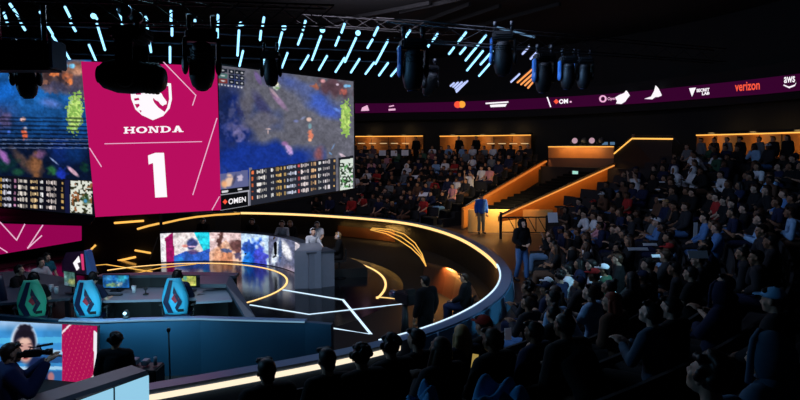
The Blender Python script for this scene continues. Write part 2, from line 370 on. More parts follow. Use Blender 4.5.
horse = [bb(300, 196), bb(330, 170), bb(380, 150), bb(430, 160), bb(452, 178), bb(448, 196), bb(462, 206), bb(470, 222), bb(490, 250), bb(488, 262), bb(475, 266), bb(468, 272), bb(455, 262), bb(445, 248), bb(428, 240), bb(418, 228), bb(416, 240), bb(424, 256), bb(445, 280), bb(478, 304), bb(452, 330), bb(415, 346), bb(358, 322), bb(322, 290), bb(304, 240)]
ppolys('crest', [horse], bo, bn, M['wl'], B)
ppolys('crest_outline', [shield_r], bo-bn*.004, bn, M['wl'], B)
ppolys('mane_gap', [[bb(322, 202), bb(350, 200), bb(352, 211), bb(326, 212)], [bb(314, 232), bb(340, 228), bb(344, 240), bb(318, 244)], [bb(318, 262), bb(342, 260), bb(345, 270), bb(330, 285)], [bb(343, 292), bb(356, 298), bb(350, 308)], [bb(442, 201), bb(450, 203), bb(448, 208), bb(442, 206)]], bo+bn*.012, bn, M['mag'], B)
# slab-serif word, letters drawn as strokes in a 0..1 cell
def letter(ch):
    s = []; r = lambda x0, x1, y0, y1: [(x0, y0), (x1, y0), (x1, y1), (x0, y1)]
    if ch == 'H': s = [r(.1, .3, 0, 1), r(.7, .9, 0, 1), r(.3, .7, .42, .6), r(0, .4, 0, .15), r(.6, 1, 0, .15), r(0, .4, .85, 1), r(.6, 1, .85, 1)]
    if ch == 'N': s = [r(.12, .26, 0, 1), r(.74, .88, 0, 1), [(.12, 1), (.36, 1), (.88, 0), (.64, 0)], r(0, .36, 0, .15), r(.62, 1, .85, 1), r(0, .3, .85, 1)]
    if ch == 'A': s = [[(.38, 1), (.62, 1), (.34, 0), (.12, 0)], [(.42, 1), (.64, 1), (.95, 0), (.68, 0)], r(.28, .74, .25, .4), r(0, .4, 0, .14), r(.58, 1.04, 0, .14)]
    def ring(cx, rx, ix, a0, a1, n=18):
        o_ = [(cx+rx*math.cos(R(a0+(a1-a0)*i/n)), .5+.5*math.sin(R(a0+(a1-a0)*i/n))) for i in range(n+1)]
        i_ = [(cx+ix*math.cos(R(a0+(a1-a0)*i/n)), .5+.34*math.sin(R(a0+(a1-a0)*i/n))) for i in range(n+1)]
        return [[o_[k], o_[k+1], i_[k+1], i_[k]] for k in range(n)]
    if ch == 'O': s = ring(.5, .5, .26, 0, 360, 24)
    if ch == 'D': s = ring(.42, .55, .32, -90, 90)+[r(.1, .32, 0, 1), r(0, .45, 0, .16), r(0, .45, .84, 1)]
    return s
mb = MB(); tq = [(123.3, 127.0), (183.2, 125.6), (183.6, 132.0), (123.2, 133.6)]
pf = pplace(bo, bn, *tq)
for i, ch in enumerate('HONDA'):
    for pl in letter(ch): mb.prism([pf((i+.04+.92*x)/5, y) for x, y in pl], bn*.01)
mb.build('sponsor_word', M['wl'], B)
one = [(148, 155.5), (155.3, 152.8), (164, 152.8), (167.1, 197), (155.2, 197.6), (153, 163), (148.6, 164.5)]
ppolys('numeral', [one], bo, bn, M['wl'], B)
ppolys('white_line', [pline((104.5, 143.8), (202, 141.6), .8), pline((163.5, 62), (196, 95.5), 1), pline((196, 95), (192.5, 105.5), 1), pline((89.5, 148), (101.5, 166.8), 1), pline((217, 118), (192.8, 195), 1), pline((219.5, 196.5), (212, 210), .9)], bo-bn*.01, bn, M['wl2'], B)
# ---- right game screen
rq = [P(218, 65.3, 18.4), P(353, 81.5, 23.4), P(354, 188, 23.6), P(220, 210.5, 18.6)]
rq = planar(rq, (354, 188))
def paint_right(X, Y):
    p = Paint(X, Y, (98, 98, 110)); p.mottle(.08, 18)
    blue = (38, 60, 140); db = (20, 38, 105)
    p.blob(232, 130, 26, 52, db, 0, .5, .95, .7).blob(262, 116, 30, 14, (42, 62, 125), 20, .8, .7, .5)
    p.blob(262, 162, 62, 24, (22, 50, 140), -6, .35, .97, .5).blob(220, 190, 30, 16, (22, 50, 135), 0, .5, .9).blob(222, 108, 12, 30, (20, 32, 70), 0, .5, .8, .6)
    p.blob(318, 100, 32, 14, (62, 92, 185), 32, .8, .95, .4).blob(292, 84, 24, 10, (70, 90, 165), 30, .8, .8).blob(330, 112, 22, 9, (64, 92, 190), 15, .8, .9)
    p.blob(270, 78, 14, 10, (74, 80, 130), 0, .7, .7)
    p.blob(262, 106, 7, 22, (60, 60, 100), -30, .6, .9).blob(258, 78, 3, 9, (110, 90, 140), -25, .4, .9)
    p.blob(279, 101, 3.5, 15, (150, 120, 155), -42, .5, .9).blob(274, 93, 2, 8, (185, 155, 170), -42, .5, .8)
    p.blob(236, 128, 13, 8, (90, 90, 140), 15, .5, .9, .9).blob(240, 136, 8, 6, (130, 120, 165), 30, .6, .6, 1.2)
    p.blob(276, 86, 5, 4.5, (190, 200, 190), 0, .4, .9, .6).blob(276, 84, 3.5, 2.5, (230, 225, 190), 0, .5, .9).blob(277.5, 88, 3, 1.2, (110, 150, 90), 0, .5, .9)
    p.blob(334, 88, 22, 10, (88, 62, 72), 14, .5, .95, .7).blob(316, 87, 6, 4, (165, 95, 70), 0, .6, .9, .9).blob(344, 92, 6, 4, (170, 90, 80), 0, .6, .9, .9).blob(323, 81, 3, 2.5, (230, 160, 165), 0, .5, .9)
    p.blob(346, 86, 3, 2, (130, 190, 235), 0, .4, .9).blob(337.5, 84.5, 2, 1.5, (235, 215, 235), 0, .5, .8).blob(349, 76+10, 2.4, 1.5, (110, 190, 240), 0, .4, .9)
    g = noise(X, Y, 1.7, 3); d = np.sqrt(((X-345.5)/5.6)**2+((Y-118)/17)**2); p.mix(((d+(g-.5)*.8) < .95)*.95, (150, 190, 90)); p.mix(((d < .8) & (g > .6))*.7, (210, 235, 130))
    p.blob(309, 119.5, 3.2, 2.6, (235, 195, 180), 0, .4, 1).blob(310, 126, 2.4, 3.5, (120, 160, 170), 0, .5, .9).blob(310.6, 135, 3.2, 6.5, (235, 135, 105), 0, .5, .95, .6).blob(310, 140, 2.4, 2, (250, 175, 130), 0, .5, .9)
    p.blob(268, 129, 3.5, .9, (240, 200, 190), 0, .4, 1).blob(268, 132, .9, 3, (220, 190, 190), 0, .5, .9)
    p.blob(289, 149, 3.8, 8, (205, 165, 220), -28, .5, .95, .4).blob(284.5, 143.5, 4, 3, (165, 110, 170), 0, .5, .7)
    p.blob(319, 154, 6.5, 10, (150, 88, 90), 8, .7, .9, .3).blob(330.5, 153.5, 2.6, 1.2, (125, 170, 225), 40, .5, .8).blob(333, 147, .8, 5, (110, 150, 205), 30, .5, .6)
    p.blob(344, 157, 1.9, 7, (220, 195, 210), -52, .4, .95).blob(303, 118, 1.4, 4, (130, 140, 180), 60, .5, .6).blob(296, 121, 3.6, 2, (120, 130, 190), 0, .6, .7).blob(337, 110, 5, 2, (110, 150, 235), 30, .6, .8)
    p.blob(262, 122, 22, 12, (98, 96, 108), 0, .5, .9, .4).blob(296, 96, 20, 18, (96, 97, 112), 20, .8, .5, .4)
    p.blob(232, 112, 5, 14, (90, 92, 130), 20, .7, .6, .9).blob(225, 128, 4, 16, (60, 70, 130), -15, .7, .7, .9).blob(246, 106, 10, 14, (92, 90, 102), -20, .6, .9, .3).blob(240, 112, 3, 10, (40, 45, 90), -30, .6, .8, .7)
    p.mottle(.16, 3.4, 11).mottle(.08, 1.6, 14)
    # table at the top left
    for r_ in range(3):
        for c_, (x0, x1) in enumerate(((218.5, 227.5), (228.5, 234.5), (235, 239), (239.5, 244.5))):
            y0 = 67.8+r_*5.2+(x0-218)*.12; p.poly([(x0, y0), (x1, y0+.7), (x1, y0+5), (x0, y0+4.4)], (22, 28, 38) if r_ < 1 or c_ else ((70, 110, 105) if r_ == 1 else (120, 50, 45)), .95)
            p.blob((x0+x1)/2, y0+2.6, (x1-x0)*.28, .9, (215, 215, 220), 7, .5, .9, .5)
    for k in range(8): p.blob(218.5+k*3.3, 84.3+k*.45, 1.2, 1, (225, 225, 235), 0, .5, .9, .4)
    # lower picture strip, inset and scores
    def yb(x, y): return y-(x-220)*.145           # rows slope up to the right
    def q4(x0, x1, y0, y1, c, op=1): p.poly([(x0, yb(x0, y0)), (x1, yb(x1, y0)), (x1, yb(x1, y1)), (x0, yb(x0, y1))], c, op)
    q4(219, 248, 174, 190, (95, 100, 145)); p.blob(229, 181, 5, 9, (240, 200, 170), 12, .5, .95, .6).blob(224, 184, 4, 5, (245, 175, 120), 0, .6, .9).blob(240, 178, 3.4, 4, (210, 195, 215), 0, .5, .9, .5).blob(234, 180, 2, 8, (60, 60, 90), 20, .5, .7)
    q4(219, 249, 190, 194.5, (12, 14, 18)); q4(222, 228, 191.3, 193, (220, 220, 225)); q4(238, 242, 191.3, 193, (220, 220, 225))
    q4(219, 249, 194.5, 211, (178, 178, 190)); q4(220.3, 248, 195.4, 210, (12, 12, 16))
    q4(249, 252, 172, 212, (120, 120, 135))
    q4(250.5, 336, 174.5, 211, (38, 41, 52))
    rr = np.random.RandomState(4)
    for r_ in range(5):
        y0 = 177.4+r_*6.3
        for x0, w, c in ((251.5, 2.2, (235, 120, 70)), (257, 10, (235, 230, 225)), (271, 3, (240, 240, 240)), (276, 6, (250, 205, 120)), (284, 2, (240, 200, 130)), (287, 9.5, (215, 220, 240)), (298, 2.4, (220, 90, 90)), (301, 8, (240, 225, 225)), (311, 5.5, (250, 200, 150)), (318.5, 3, (240, 240, 240)), (323, 7, (235, 225, 230)), (333.5, 2, (240, 190, 120))):
            n_ = max(1, int(w/1.5))
            for k in range(n_):
                cc = np.array(c)*rr.uniform(.5, 1.05); hh = rr.uniform(.9, 2.0)
                xx = x0+k*w/n_; q4(xx, xx+w/n_*rr.uniform(.55, .95), y0-hh, y0+hh, tuple(cc))
    q4(338.5, 353.5, 174.8, 211, (25, 28, 35))
    q4(340, 353, 177.5, 209.5, (215, 225, 215)); m_ = (X > 340.3) & (X < 352.8) & (Y > 163) & (Y < 187.5); g2 = noise(X, Y, 1.5, 21); g3 = noise(X, Y, 2.3, 31)
    m_ = m_ & (Y > 178-(X-220)*.145) & (Y < 209-(X-220)*.145)
    p.mix((m_ & (g2 > .5)), (45, 60, 45)); p.mix((m_ & (g3 > .68)), (90, 150, 90))
    return p.c
RS = empty('video_screen', rq[3], 0, 'right hand game video screen above the stage with score rows below the picture', 'screen')
rn = ((rq[1]-rq[0]).cross(rq[3]-rq[0])).normalized(); rn = rn if rn.y < 0 else -rn
mb = MB(); mb.prism([rq[0]+Vector((-.05, 0, .06)), rq[1]+Vector((.06, .06, .06)), rq[2]+Vector((.06, .06, -.06)), rq[3]+Vector((-.05, 0, -.06))], -rn*.3); mb.build('cabinet', M['black'], RS)
o = screen('display', [p+rn*.02 for p in rq], 260, 200, paint_right, RS)
ro = rq[0]+rn*.04
text_mesh('sponsor_word', 'OMEN', M['wl'], pplace(ro, rn, (228.5, 198.9), (245.8, 196.4), (245.8, 201.6), (228.5, 204.6)), RS, bold=.02)
ppolys('sponsor_mark', [[(225.2, 199.4), (227.5, 201.7), (225.2, 204.2), (222.9, 202)]], ro, rn, M['red'], RS)
# ---- left game screen
lq = [P(-95, 58, 21.9), P(92, 60, 17.6), P(95.5, 216, 17.8), P(-95, 197, 21.9)]
lq = planar(lq, (95.5, 216))
def paint_left(X, Y):
    p = Paint(X, Y, (26, 84, 150)); p.mottle(.3, 14)
    p.blob(0, 118, 30, 26, (42, 60, 110), 0, .7, .9, .5).blob(4, 92, 20, 16, (20, 96, 190), 0, .7, .9).blob(-40, 110, 40, 40, (30, 50, 110), 0, .6, .9)
    p.blob(60, 76, 36, 19, (88, 70, 72), 0, .3, 1, .3).blob(82, 84, 18, 20, (82, 72, 88), 0, .4, 1, .3).blob(74, 68, 16, 10, (150, 105, 85), 0, .8, .9, .4).blob(56, 86, 14, 6, (60, 62, 92), 10, .5, .8, .8).blob(48, 75, 6, 10, (60, 42, 44), 0, .6, .9, .8).blob(76, 92, 12, 6, (70, 72, 100), 0, .6, .8, .5).blob(62, 78, 7, 9, (50, 40, 48), 0, .6, .9, .8).blob(68, 77, 6, 8, (200, 110, 70), 0, .7, .8, .9).blob(70, 82, 3, 4.5, (235, 130, 70), 0, .5, .9, .7).blob(54, 74, 6, 3, (230, 125, 70), 0, .5, .9, .8).blob(78, 72, 8, 5, (210, 150, 120), 0, .7, .8).blob(46, 82, 4, 3, (150, 100, 80), 0, .5, .8, .8)
    p.blob(50, 90, 14, 5, (96, 86, 110), 15, .6, .8, .9).blob(72, 66, 4, 3, (110, 190, 235), 0, .5, .95, .3).blob(66, 66, 2.5, 3, (80, 150, 200), 0, .5, .9)
    p.blob(50, 103, 16, 6, (95, 125, 205), 15, .8, .9).blob(36, 96, 12, 8, (30, 110, 190), 0, .7, .6)
    p.blob(4, 120, 10, 10, (105, 85, 125), 0, .6, .8, .6)
    # lower half darker scenery
    p.mix(np.clip((Y-112)/30, 0, 1)*.45, (16, 40, 84)); p.mix(np.clip((Y-134)/14, 0, 1)*.95, (9, 18, 42))
    p.blob(22, 160, 6, 20, (88, 68, 62), -40, .6, .85, .4).blob(8, 165, 14, 10, (16, 60, 50), 0, .7, .7, .8).blob(36, 166, 9, 18, (130, 85, 55), -10, .6, .95, .6).blob(40, 155, 8, 6, (120, 80, 120), 0, .6, .8, .5).blob(52, 170, 6, 7, (45, 110, 60), 0, .6, .9, .6).blob(18, 172, 8, 5, (30, 80, 55), 0, .6, .8)
    p.blob(4, 157, 5, 10, (155, 100, 175), -35, .6, .95, .3).blob(-3, 152, 6, 5, (180, 130, 190), 0, .6, .8)
    p.blob(60, 150, 16, 24, (16, 44, 118), -25, .8, .8, .5).blob(76, 152, 14, 14, (14, 48, 105), 0, .6, .85).blob(73, 171.5, 2.4, 9, (215, 170, 190), -48, .4, .95).blob(62, 174, 6, 8, (30, 55, 190), -15, .5, .8, .7).blob(54, 161, 1, 7, (170, 190, 235), -50, .5, .8).blob(84, 168, 5, 7, (18, 60, 45), 0, .6, .8, .7)
    p.blob(24.5, 134, 3.6, 7.5, (235, 105, 70), -10, .5, .98, .7).blob(25.5, 129, 2.2, 3, (180, 190, 215), 0, .5, .8).blob(23, 119.5, 3.4, 3, (230, 180, 170), 0, .4, .95, .3).blob(9, 132, 2, 3, (80, 120, 230), 0, .5, .8)
    g = noise(X, Y, 1.5, 3); d = np.sqrt(((X-(75-(Y-108)*.06))/8.6)**2+((Y-113)/20.5)**2); p.mix(((d+(g-.5)*.8) < .92)*.97, (140, 185, 85)); p.mix(((d < .85) & (g > .55))*.75, (205, 232, 130))
    # dark scan bands between louvres
    for k, y in enumerate((117.5, 121, 125.5, 129.5, 133.5, 137.8, 142, 145)):
        p.mix((np.abs(Y-y-.012*X) < 1.0-.03*k)*(.45+.05*k), (4, 8, 22))
    for k, y in enumerate((139.6, 143.8, 148)): p.mix((np.abs(Y-y) < .45)*.5, (140, 160, 200))
    p.mottle(.22, 3.2, 7).mottle(.12, 1.5, 17)
    def yb(x, y): return y+(x-0)*.055
    def q4(x0, x1, y0, y1, c, op=1): p.poly([(x0, yb(x0, y0)), (x1, yb(x1, y0)), (x1, yb(x1, y1)), (x0, yb(x0, y1))], c, op)
    q4(-96, 96, 175.5, 222, (14, 15, 26)); rr = np.random.RandomState(9)
    for r_ in range(5):
        y0 = 179.8+r_*6.2
        for x0, w, c in ((-30, 10, (230, 230, 230)), (-14, 8, (230, 220, 200)), (-1, 3, (240, 190, 90)), (2.5, 9, (220, 220, 235)), (14, 2.2, (200, 140, 180)), (18, 9.5, (235, 225, 215)), (30.5, 7.5, (250, 215, 160)), (40, 3.4, (240, 240, 240)), (46.5, 10, (240, 225, 220)), (61.5, 2, (245, 200, 120))):
            n_ = max(1, int(w/1.4))
            for k in range(n_):
                cc = np.array(c)*rr.uniform(.55, 1.08); hh = rr.uniform(1.0, 2.3); xx = x0+k*w/n_; q4(xx, xx+w/n_*rr.uniform(.55, .95), y0-hh, y0+hh, tuple(cc))
    q4(65, 69.5, 176, 216, (20, 24, 60)); q4(70.5, 92, 176.6, 208.5, (225, 228, 215))
    m_ = (X > 70.8) & (X < 92) & (Y > 180.6) & (Y < 213); g2 = noise(X, Y, 1.8, 21); g3 = noise(X, Y, 2.6, 31)
    p.mix((m_ & (g2 > .58)), (50, 50, 30)); p.mix((m_ & (g3 > .7)), (150, 95, 60)); p.blob(86, 200, 5, 7, (45, 75, 40), 0, .5, .8, .7).blob(85.5, 201, 2.2, 2.6, (70, 150, 200), 0, .5, .95)
    q4(-96, 96, 209, 222, (10, 16, 24))
    return p.c
ln = ((lq[1]-lq[0]).cross(lq[3]-lq[0])).normalized(); ln = ln if ln.y < 0 else -ln
LS = empty('video_screen', lq[3], 0, 'left hand game video screen above the stage with dark bands across it', 'screen')
mb = MB(); mb.prism([p for p in lq], -ln*.3); mb.build('cabinet', M['black'], LS)
screen('display', [p+ln*.02 for p in lq], 300, 210, paint_left, LS)
mb = MB(); mb.prism([P(-95, 198.5, 21.8), P(95, 217.5, 17.6), P(90, 225, 18.3), P(0, 221, 20.3), P(-95, 217, 22.6)], (0, .06, .02)); mb.build('underside', M['fascia'], LS)
# ---- lower left magenta banner
q = [P(-80, 221, 21), P(81.5, 226, 25.4), P(81.5, 240.5, 25.4), P(-80, 268, 21)]; q = planar(q, (81.5, 240.5)); n2 = ((q[1]-q[0]).cross(q[3]-q[0])).normalized(); n2 = n2 if n2.y < 0 else -n2
BL = empty('led_banner', q[3], 0, 'low magenta LED banner with white zigzag lines behind the left players', 'screen')
mb = MB(); mb.prism(q, -n2*.2); mb.build('cabinet', M['black'], BL); mb = MB(); mb.prism([p+n2*.012 for p in q], -n2*.01); mb.build('display', M['magd'], BL)
ppolys('white_line', [pline((0, 222), (16.5, 240), 1.1), pline((16.5, 240.5), (25, 224), 1.1), pline((43, 225), (27.5, 248.5), 1.1), pline((27.5, 248.5), (42, 235.5), 1.1), pline((-12, 240), (7.5, 252.5), 1.1)], q[0]+n2*.03, n2, M['wl2'], BL)
# ---- floor level screen in the fascia with the face of a player
fq = [P(-40, 317, 11.75), P(101.5, 324.3, 11.18), P(100.5, 381.5, 11.2), P(-40, 369, 11.75)]
fq = planar(fq, (100.5, 381.5))
def paint_face(X, Y):
    p = Paint(X, Y, (58, 140, 205)); p.mix(np.clip((332-Y)/8, 0, 1)*.7, (190, 210, 240)).mottle(.12, 10)
    p.mix((np.abs(Y-341+X*.02) < 3)*.6, (90, 200, 240)).mix((np.abs(Y-352) < 2)*.7, (205, 225, 240)).mix((np.abs(Y-359) < 4)*.6, (25, 50, 105)).mix((np.abs(Y-368) < 1.6)*.8, (180, 220, 245)).mix((Y > 371)*.6, (35, 70, 130))
    p.blob(38, 380, 16, 26, (25, 38, 78), -10, .3, 1, .3)            # shoulder
    p.blob(51, 377, 4, 6, (190, 120, 120), 0, .4, .9)
    p.blob(24, 342, 14.5, 20, (225, 232, 245), 0, .2, 1).blob(24.5, 343, 12.6, 19, (28, 26, 45), 0, .2, 1)      # headphone band, hair
    p.blob(25, 328, 8, 5, (30, 26, 40), 0, .4, 1, .4)
    p.blob(25.5, 350, 8.6, 15, (205, 158, 148), 0, .3, 1).blob(24, 341, 8.5, 4.5, (236, 196, 178), 0, .6, .8).blob(26, 333.5, 9.5, 4.5, (26, 22, 34), 0, .4, 1, .4)
    p.blob(21, 346, 2.6, 1.1, (60, 35, 45), 8, .5, .9).blob(30, 347, 2.6, 1.1, (60, 35, 45), 0, .5, .9).blob(21, 343.6, 3.2, .7, (60, 40, 40), 0, .5, .8).blob(30, 344, 3.2, .7, (60, 40, 40), 0, .5, .8)
    p.blob(25.5, 352, 1.8, 3, (185, 130, 120), 0, .6, .7).blob(25.5, 358.5, 3.6, 1.1, (150, 70, 75), 0, .5, .9)
    p.blob(12, 349, 3.4, 7, (60, 66, 90), 0, .3, 1).blob(38.5, 350, 3.2, 7, (60, 66, 90), 0, .3, 1)
    p.blob(26, 372, 10, 5, (205, 220, 240), 0, .4, .7)
    p.poly([(62, 310), (99, 310), (99, 390), (62, 390)], (172, 18, 82))
    st = np.mod((X+Y*.35)/4.2, 1); dash = np.mod((Y-X)/5., 1); p.mix((X > 62.5)*(st < .16)*(dash < .55)*.6, (225, 90, 110))
    p.poly([(62, 333), (76, 318), (62, 318)], (150, 15, 70)); p.poly([(62, 334), (78, 318), (76, 318), (62, 331.5)], (245, 225, 235))
    p.poly([(92.5, 330), (97, 333), (99, 318), (92, 318)], (172, 18, 82)); p.poly([(93.5, 330), (99, 334), (99, 390), (82, 390), (94, 374)], (240, 240, 245))
    return p.c
nf = ((fq[1]-fq[0]).cross(fq[3]-fq[0])).normalized(); nf = nf if nf.y < 0 else -nf
FS = empty('stage_screen', fq[3], 0, 'low stage front screen showing a close up of a person in white headphones', 'screen')
mb = MB(); mb.prism([p+nf*.1 for p in fq], -nf*.06); mb.build('cabinet', M['black'], FS)
screen('display', [p+nf*.12 for p in fq], 200, 90, paint_face, FS)
# ---- curved video wall round the back of the centre circle
def cpath(u, v):
    a = np.radians(112-(112-16)*u); r_ = 4.25; top = .50; return np.stack([CC.x+r_*np.cos(a), CC.y+r_*np.sin(a), top-(top-PITZ-.02)*v], 1)
def paint_curve(X, Y):
    p = Paint(X, Y, (225, 215, 225)); 
    p.poly([(160, 225), (175, 225), (176, 300), (160, 300)], (240, 235, 240)); p.poly([(165, 238), (173, 232), (177, 300), (168, 300)], (150, 20, 90))
    p.poly([(173.5, 225), (209.5, 225), (209.5, 300), (176, 300)], (235, 222, 222)); p.poly([(190, 225), (210, 225), (210, 252), (204, 252)], (40, 205, 225)); p.poly([(174, 256), (186, 251), (200, 252), (210, 248), (210, 300), (176, 300)], (48, 92, 190)).blob(196, 268, 14, 7, (70, 70, 150), 0, .5, .8, .6).blob(180, 262, 5, 7, (40, 130, 205), 0, .5, .9, .7)
    p.blob(192, 244, 6.5, 6.5, (58, 66, 120), 0, .3, 1, .3).blob(192, 246.6, 6, 1, (210, 170, 200), 0, .5, .9).blob(185, 246, 4, 2, (215, 130, 120), 0, .5, .9).blob(193, 252, 6, 3, (90, 60, 110), 0, .4, .8)
    p.poly([(209.5, 225), (241, 225), (242, 300), (210, 300)], (238, 205, 205)); p.poly([(209.5, 252), (226, 240), (242, 256), (242, 300), (210, 300)], (235, 185, 160)); p.blob(226, 262, 7, 16, (212, 140, 105), 4, .25, 1, .5).blob(218, 254, 5, 12, (225, 160, 125), 25, .4, .9, .5).blob(236, 246, 7, 12, (98, 62, 62), -40, .4, .95, .8).blob(220, 240, 3.5, 9, (85, 52, 50), 12, .4, .95, .7).blob(226, 250.5, 7, 2.6, (90, 100, 140), 5, .4, 1, .6).blob(238, 256, 4, 5, (60, 60, 100), 0, .5, .8, .8)
    p.poly([(241, 225), (268.5, 225), (268.5, 310), (242, 310)], (190, 215, 245)); p.blob(254, 262, 9, 22, (28, 80, 200), 5, .25, 1, .8).blob(262, 262, 8, 15, (72, 78, 205), -20, .3, .95, .8).blob(247, 264, 6, 16, (30, 120, 225), 0, .3, .95, .8).blob(250, 247, 9, 6, (36, 74, 170), 20, .3, .9, .9).blob(257, 276, 5, 5, (160, 185, 245), 0, .5, .8, .8).blob(262, 244, 4, 3, (225, 235, 250), 0, .5, .9, .5)
    p.poly([(268.5, 225), (295, 225), (295, 310), (268.5, 310)], (105, 110, 140)); p.blob(276, 252, 4.5, 15, (215, 228, 245), 14, .3, .95, .3).blob(286, 250, 5, 13, (242, 242, 250), -25, .4, .98).blob(280, 250, 2.2, 14, (70, 90, 135), 0, .4, .9, .5).blob(285, 275, 12, 12, (165, 140, 150), 0, .6, .8, .3)
    p.mottle(.28, 3, 2).mottle(.16, 1.4, 5); return p.c
CS = empty('curved_video_wall', (CC.x, CC.y+4.25, PITZ), 0, 'low curved video wall of colourful posters behind the ring in the floor', 'screen')
screen('display', None, 260, 60, paint_curve, CS, path=cpath)
mb = MB(); mb.sweep(arc(4.28, 16, 112, 60, PITZ, CC), [(0, 0), (.45, 0), (.45, 1.06), (.3, 1.14), (0, 1.14)]); mb.build('casing', M['dgrey'], CS)
mb = MB(); mb.prism([(*(CC+Vector((r_*math.cos(R(a)), r_*math.sin(R(a)), 0))).xy, PITZ) for r_, a in ((4.25, 15.8), (4.9, 15.8), (4.95, 5), (5.0, -4), (4.2, -6), (4.22, 5))], (0, 0, 1.16)); mb.build('end_cabinet', M['grey'], CS)
# caster desk block
DSK = empty('caster_desk', G(321, 287, PITZ), 0, 'grey block desk at the right end of the curved video wall', 'desk')
a_, b_ = G(309.5, 289, PITZ), G(334.5, 286, PITZ); t_ = (b_-a_).normalized(); n_ = Vector((-t_.y, t_.x, 0)); w_ = (b_-a_).length
mb = MB(); mb.prism([a_, b_, b_+n_*.75, a_+n_*.75], (0, 0, 1.08)); mb.build('body', M['grey'], DSK)
mb = MB(); mb.prism([a_+Vector((-.04, -.04, 1.085)), b_+Vector((.05, -.04, 1.085)), b_+n_*.8+Vector((.05, 0, 1.085)), a_+n_*.8+Vector((-.04, 0, 1.085))], (0, 0, .04)); mb.build('top', M['dgrey'], DSK)
# ---- set wall with gold strips left of the stage
SW = [P(60, 300, 26.5), P(158, 262, 27.5), P(170, 218, 27.5), P(60, 205, 26.5)]
a_ = Vector((P(84, 240, 24.0).x, 24.0, PITZ)); b_ = Vector((P(160, 240, 23.4).x, 23.4, PITZ))
mb = MB(); mb.prism([a_, b_, b_+Vector((0, .3, 0)), a_+Vector((0, .3, 0))], (0, 0, 1.9)); structure(mb.build('wall_set', M['wall']))
wn = Vector((b_.y-a_.y, -(b_.x-a_.x), 0)).normalized(); wn = wn if wn.y < 0 else -wn; wo = b_+wn*.08
for i, (pts, lb) in enumerate([([(114.5, 223), (143.5, 220.8)], 'upper gold light bar on the dark set wall'), ([(137.5, 229), (148, 226), (159, 223.5)], 'slanting gold light bar high on the set wall'), ([(117.5, 261), (135.5, 257)], 'lower amber light bar on the dark set wall'), ([(135, 250.3), (150.5, 253)], 'short gold light bar low on the set wall near the video wall'), ([(86, 254.5), (95.5, 245.2)], 'short slanting gold light bar on the set wall behind the left monitors'), ([(150, 259), (158, 237)], 'thin dim slanting bar beside the end of the video wall')]):
    mb = MB(); mb.tube([onplane(x, y, wo, wn) for x, y in pts], .04 if i != 5 else .02, 8); tag(mb.build('light_bar', M['amberled'] if i in (0, 2) else (M['warm2'] if i != 5 else M['rim'])), lb, 'light bar')
# ---- ribbon display round the balcony
RR = 24.0
def rz(px, py, r=RR):     # point on cylinder r
    d = ray(px, py); ox, oy = -C.x, -C.y; A = d.x**2+d.y**2; Bq = 2*(ox*d.x+oy*d.y); Cq = ox*ox+oy*oy-r*r
    t = (-Bq+math.sqrt(Bq*Bq-4*A*Cq))/(2*A); return Vector((0, 0, CH))+d*t
def edge(pts, r=RR, da=1.0):
    q = [rz(*p, r=r) for p in pts]; aa = [math.degrees(math.atan2(p.y-C.y, p.x-C.x)) for p in q]; o_ = np.argsort(aa); return np.array(aa)[o_], np.array([q[i].z for i in o_])
ta, tz = edge([(340, 103), (358, 103.5), (412, 103), (450, 102), (520, 99), (560, 97), (600, 94.5), (650, 90), (700, 85), (760, 78.5), (800, 73.5), (840, 68)])
ba, bz = edge([(340, 113), (358, 113), (412, 112), (450, 111.5), (520, 109.5), (560, 107.5), (600, 105.5), (650, 102.5), (700, 98.5), (760, 94), (800, 90), (840, 86)])
RB = empty('ribbon_display', pol(RR, 45, 6), 0, 'long dim purple ribbon screen of sponsor names along the balcony front', 'screen')
mb = MB(); a0, a1 = ta[0], ta[-1]; N = 70
vs = []; 
for i in range(N+1):
    a = a0+(a1-a0)*i/N; zt = float(np.interp(a, ta, tz)); zb = float(np.interp(a, ba, bz)); vs += [pol(RR, a, zb), pol(RR, a, zt), pol(RR+.2, a, zt), pol(RR+.2, a, zb)]
mb.add(vs, [(4*i+k, 4*i+4+k, 4*i+4+(k+1) % 4, 4*i+(k+1) % 4) for i in range(N) for k in range(4)]); mb.build('display', M['purp'], RB)
def rtext(s, m, tl, tr, br, bl, bold=.02, shear=0, nm='sponsor_word'):
    q = [rz(*p, r=RR-.06) for p in (tl, tr, br, bl)]
    f = lambda x, y: (q[0]*(1-x)+q[1]*x)*y+(q[3]*(1-x)+q[2]*x)*(1-y)
    return text_mesh(nm, s, m, f, RB, bold=bold, shear=shear)
def rpoly(polys, m, nm='sponsor_mark'):
    mb = MB()
    for pl in polys:
        q = [rz(*p, r=RR-.06) for p in pl]; mb.prism(q, (.03, .03, 0))
    return mb.build(nm, m, RB)
def circ(cx, cy, rx, ry=None, n=16): ry = ry or rx; return [(cx+rx*math.cos(2*PI*i/n), cy+ry*math.sin(2*PI*i/n)) for i in range(n)]
def ringp(cx, cy, ro_, ri, n=18): return [[(cx+r_*math.cos(2*PI*a/n), cy+r_*math.sin(2*PI*a/n)) for r_, a in ((ro_, k), (ro_, k+1), (ri, k+1), (ri, k))] for k in range(n)]
rtext('verizon', M['red'], (735, 82.8), (759.8, 80.5), (759.8, 89.5), (735, 91.5))
rtext('aws', M['wl'], (784, 77), (795, 76), (795, 82.2), (784, 83.2))
rpoly([[(783.5, 84.5), (789, 86.6), (794.5, 84.6), (796, 82.8), (794.5, 86), (789, 88.2), (783.5, 85.6)]], M['wl'])
rpoly([[(689, 88.2), (695.6, 87.6), (691.8, 96.3)]], M['wl']); rpoly([[(690.8, 89.6), (693.6, 89.3), (692, 93)]], M['purp'])
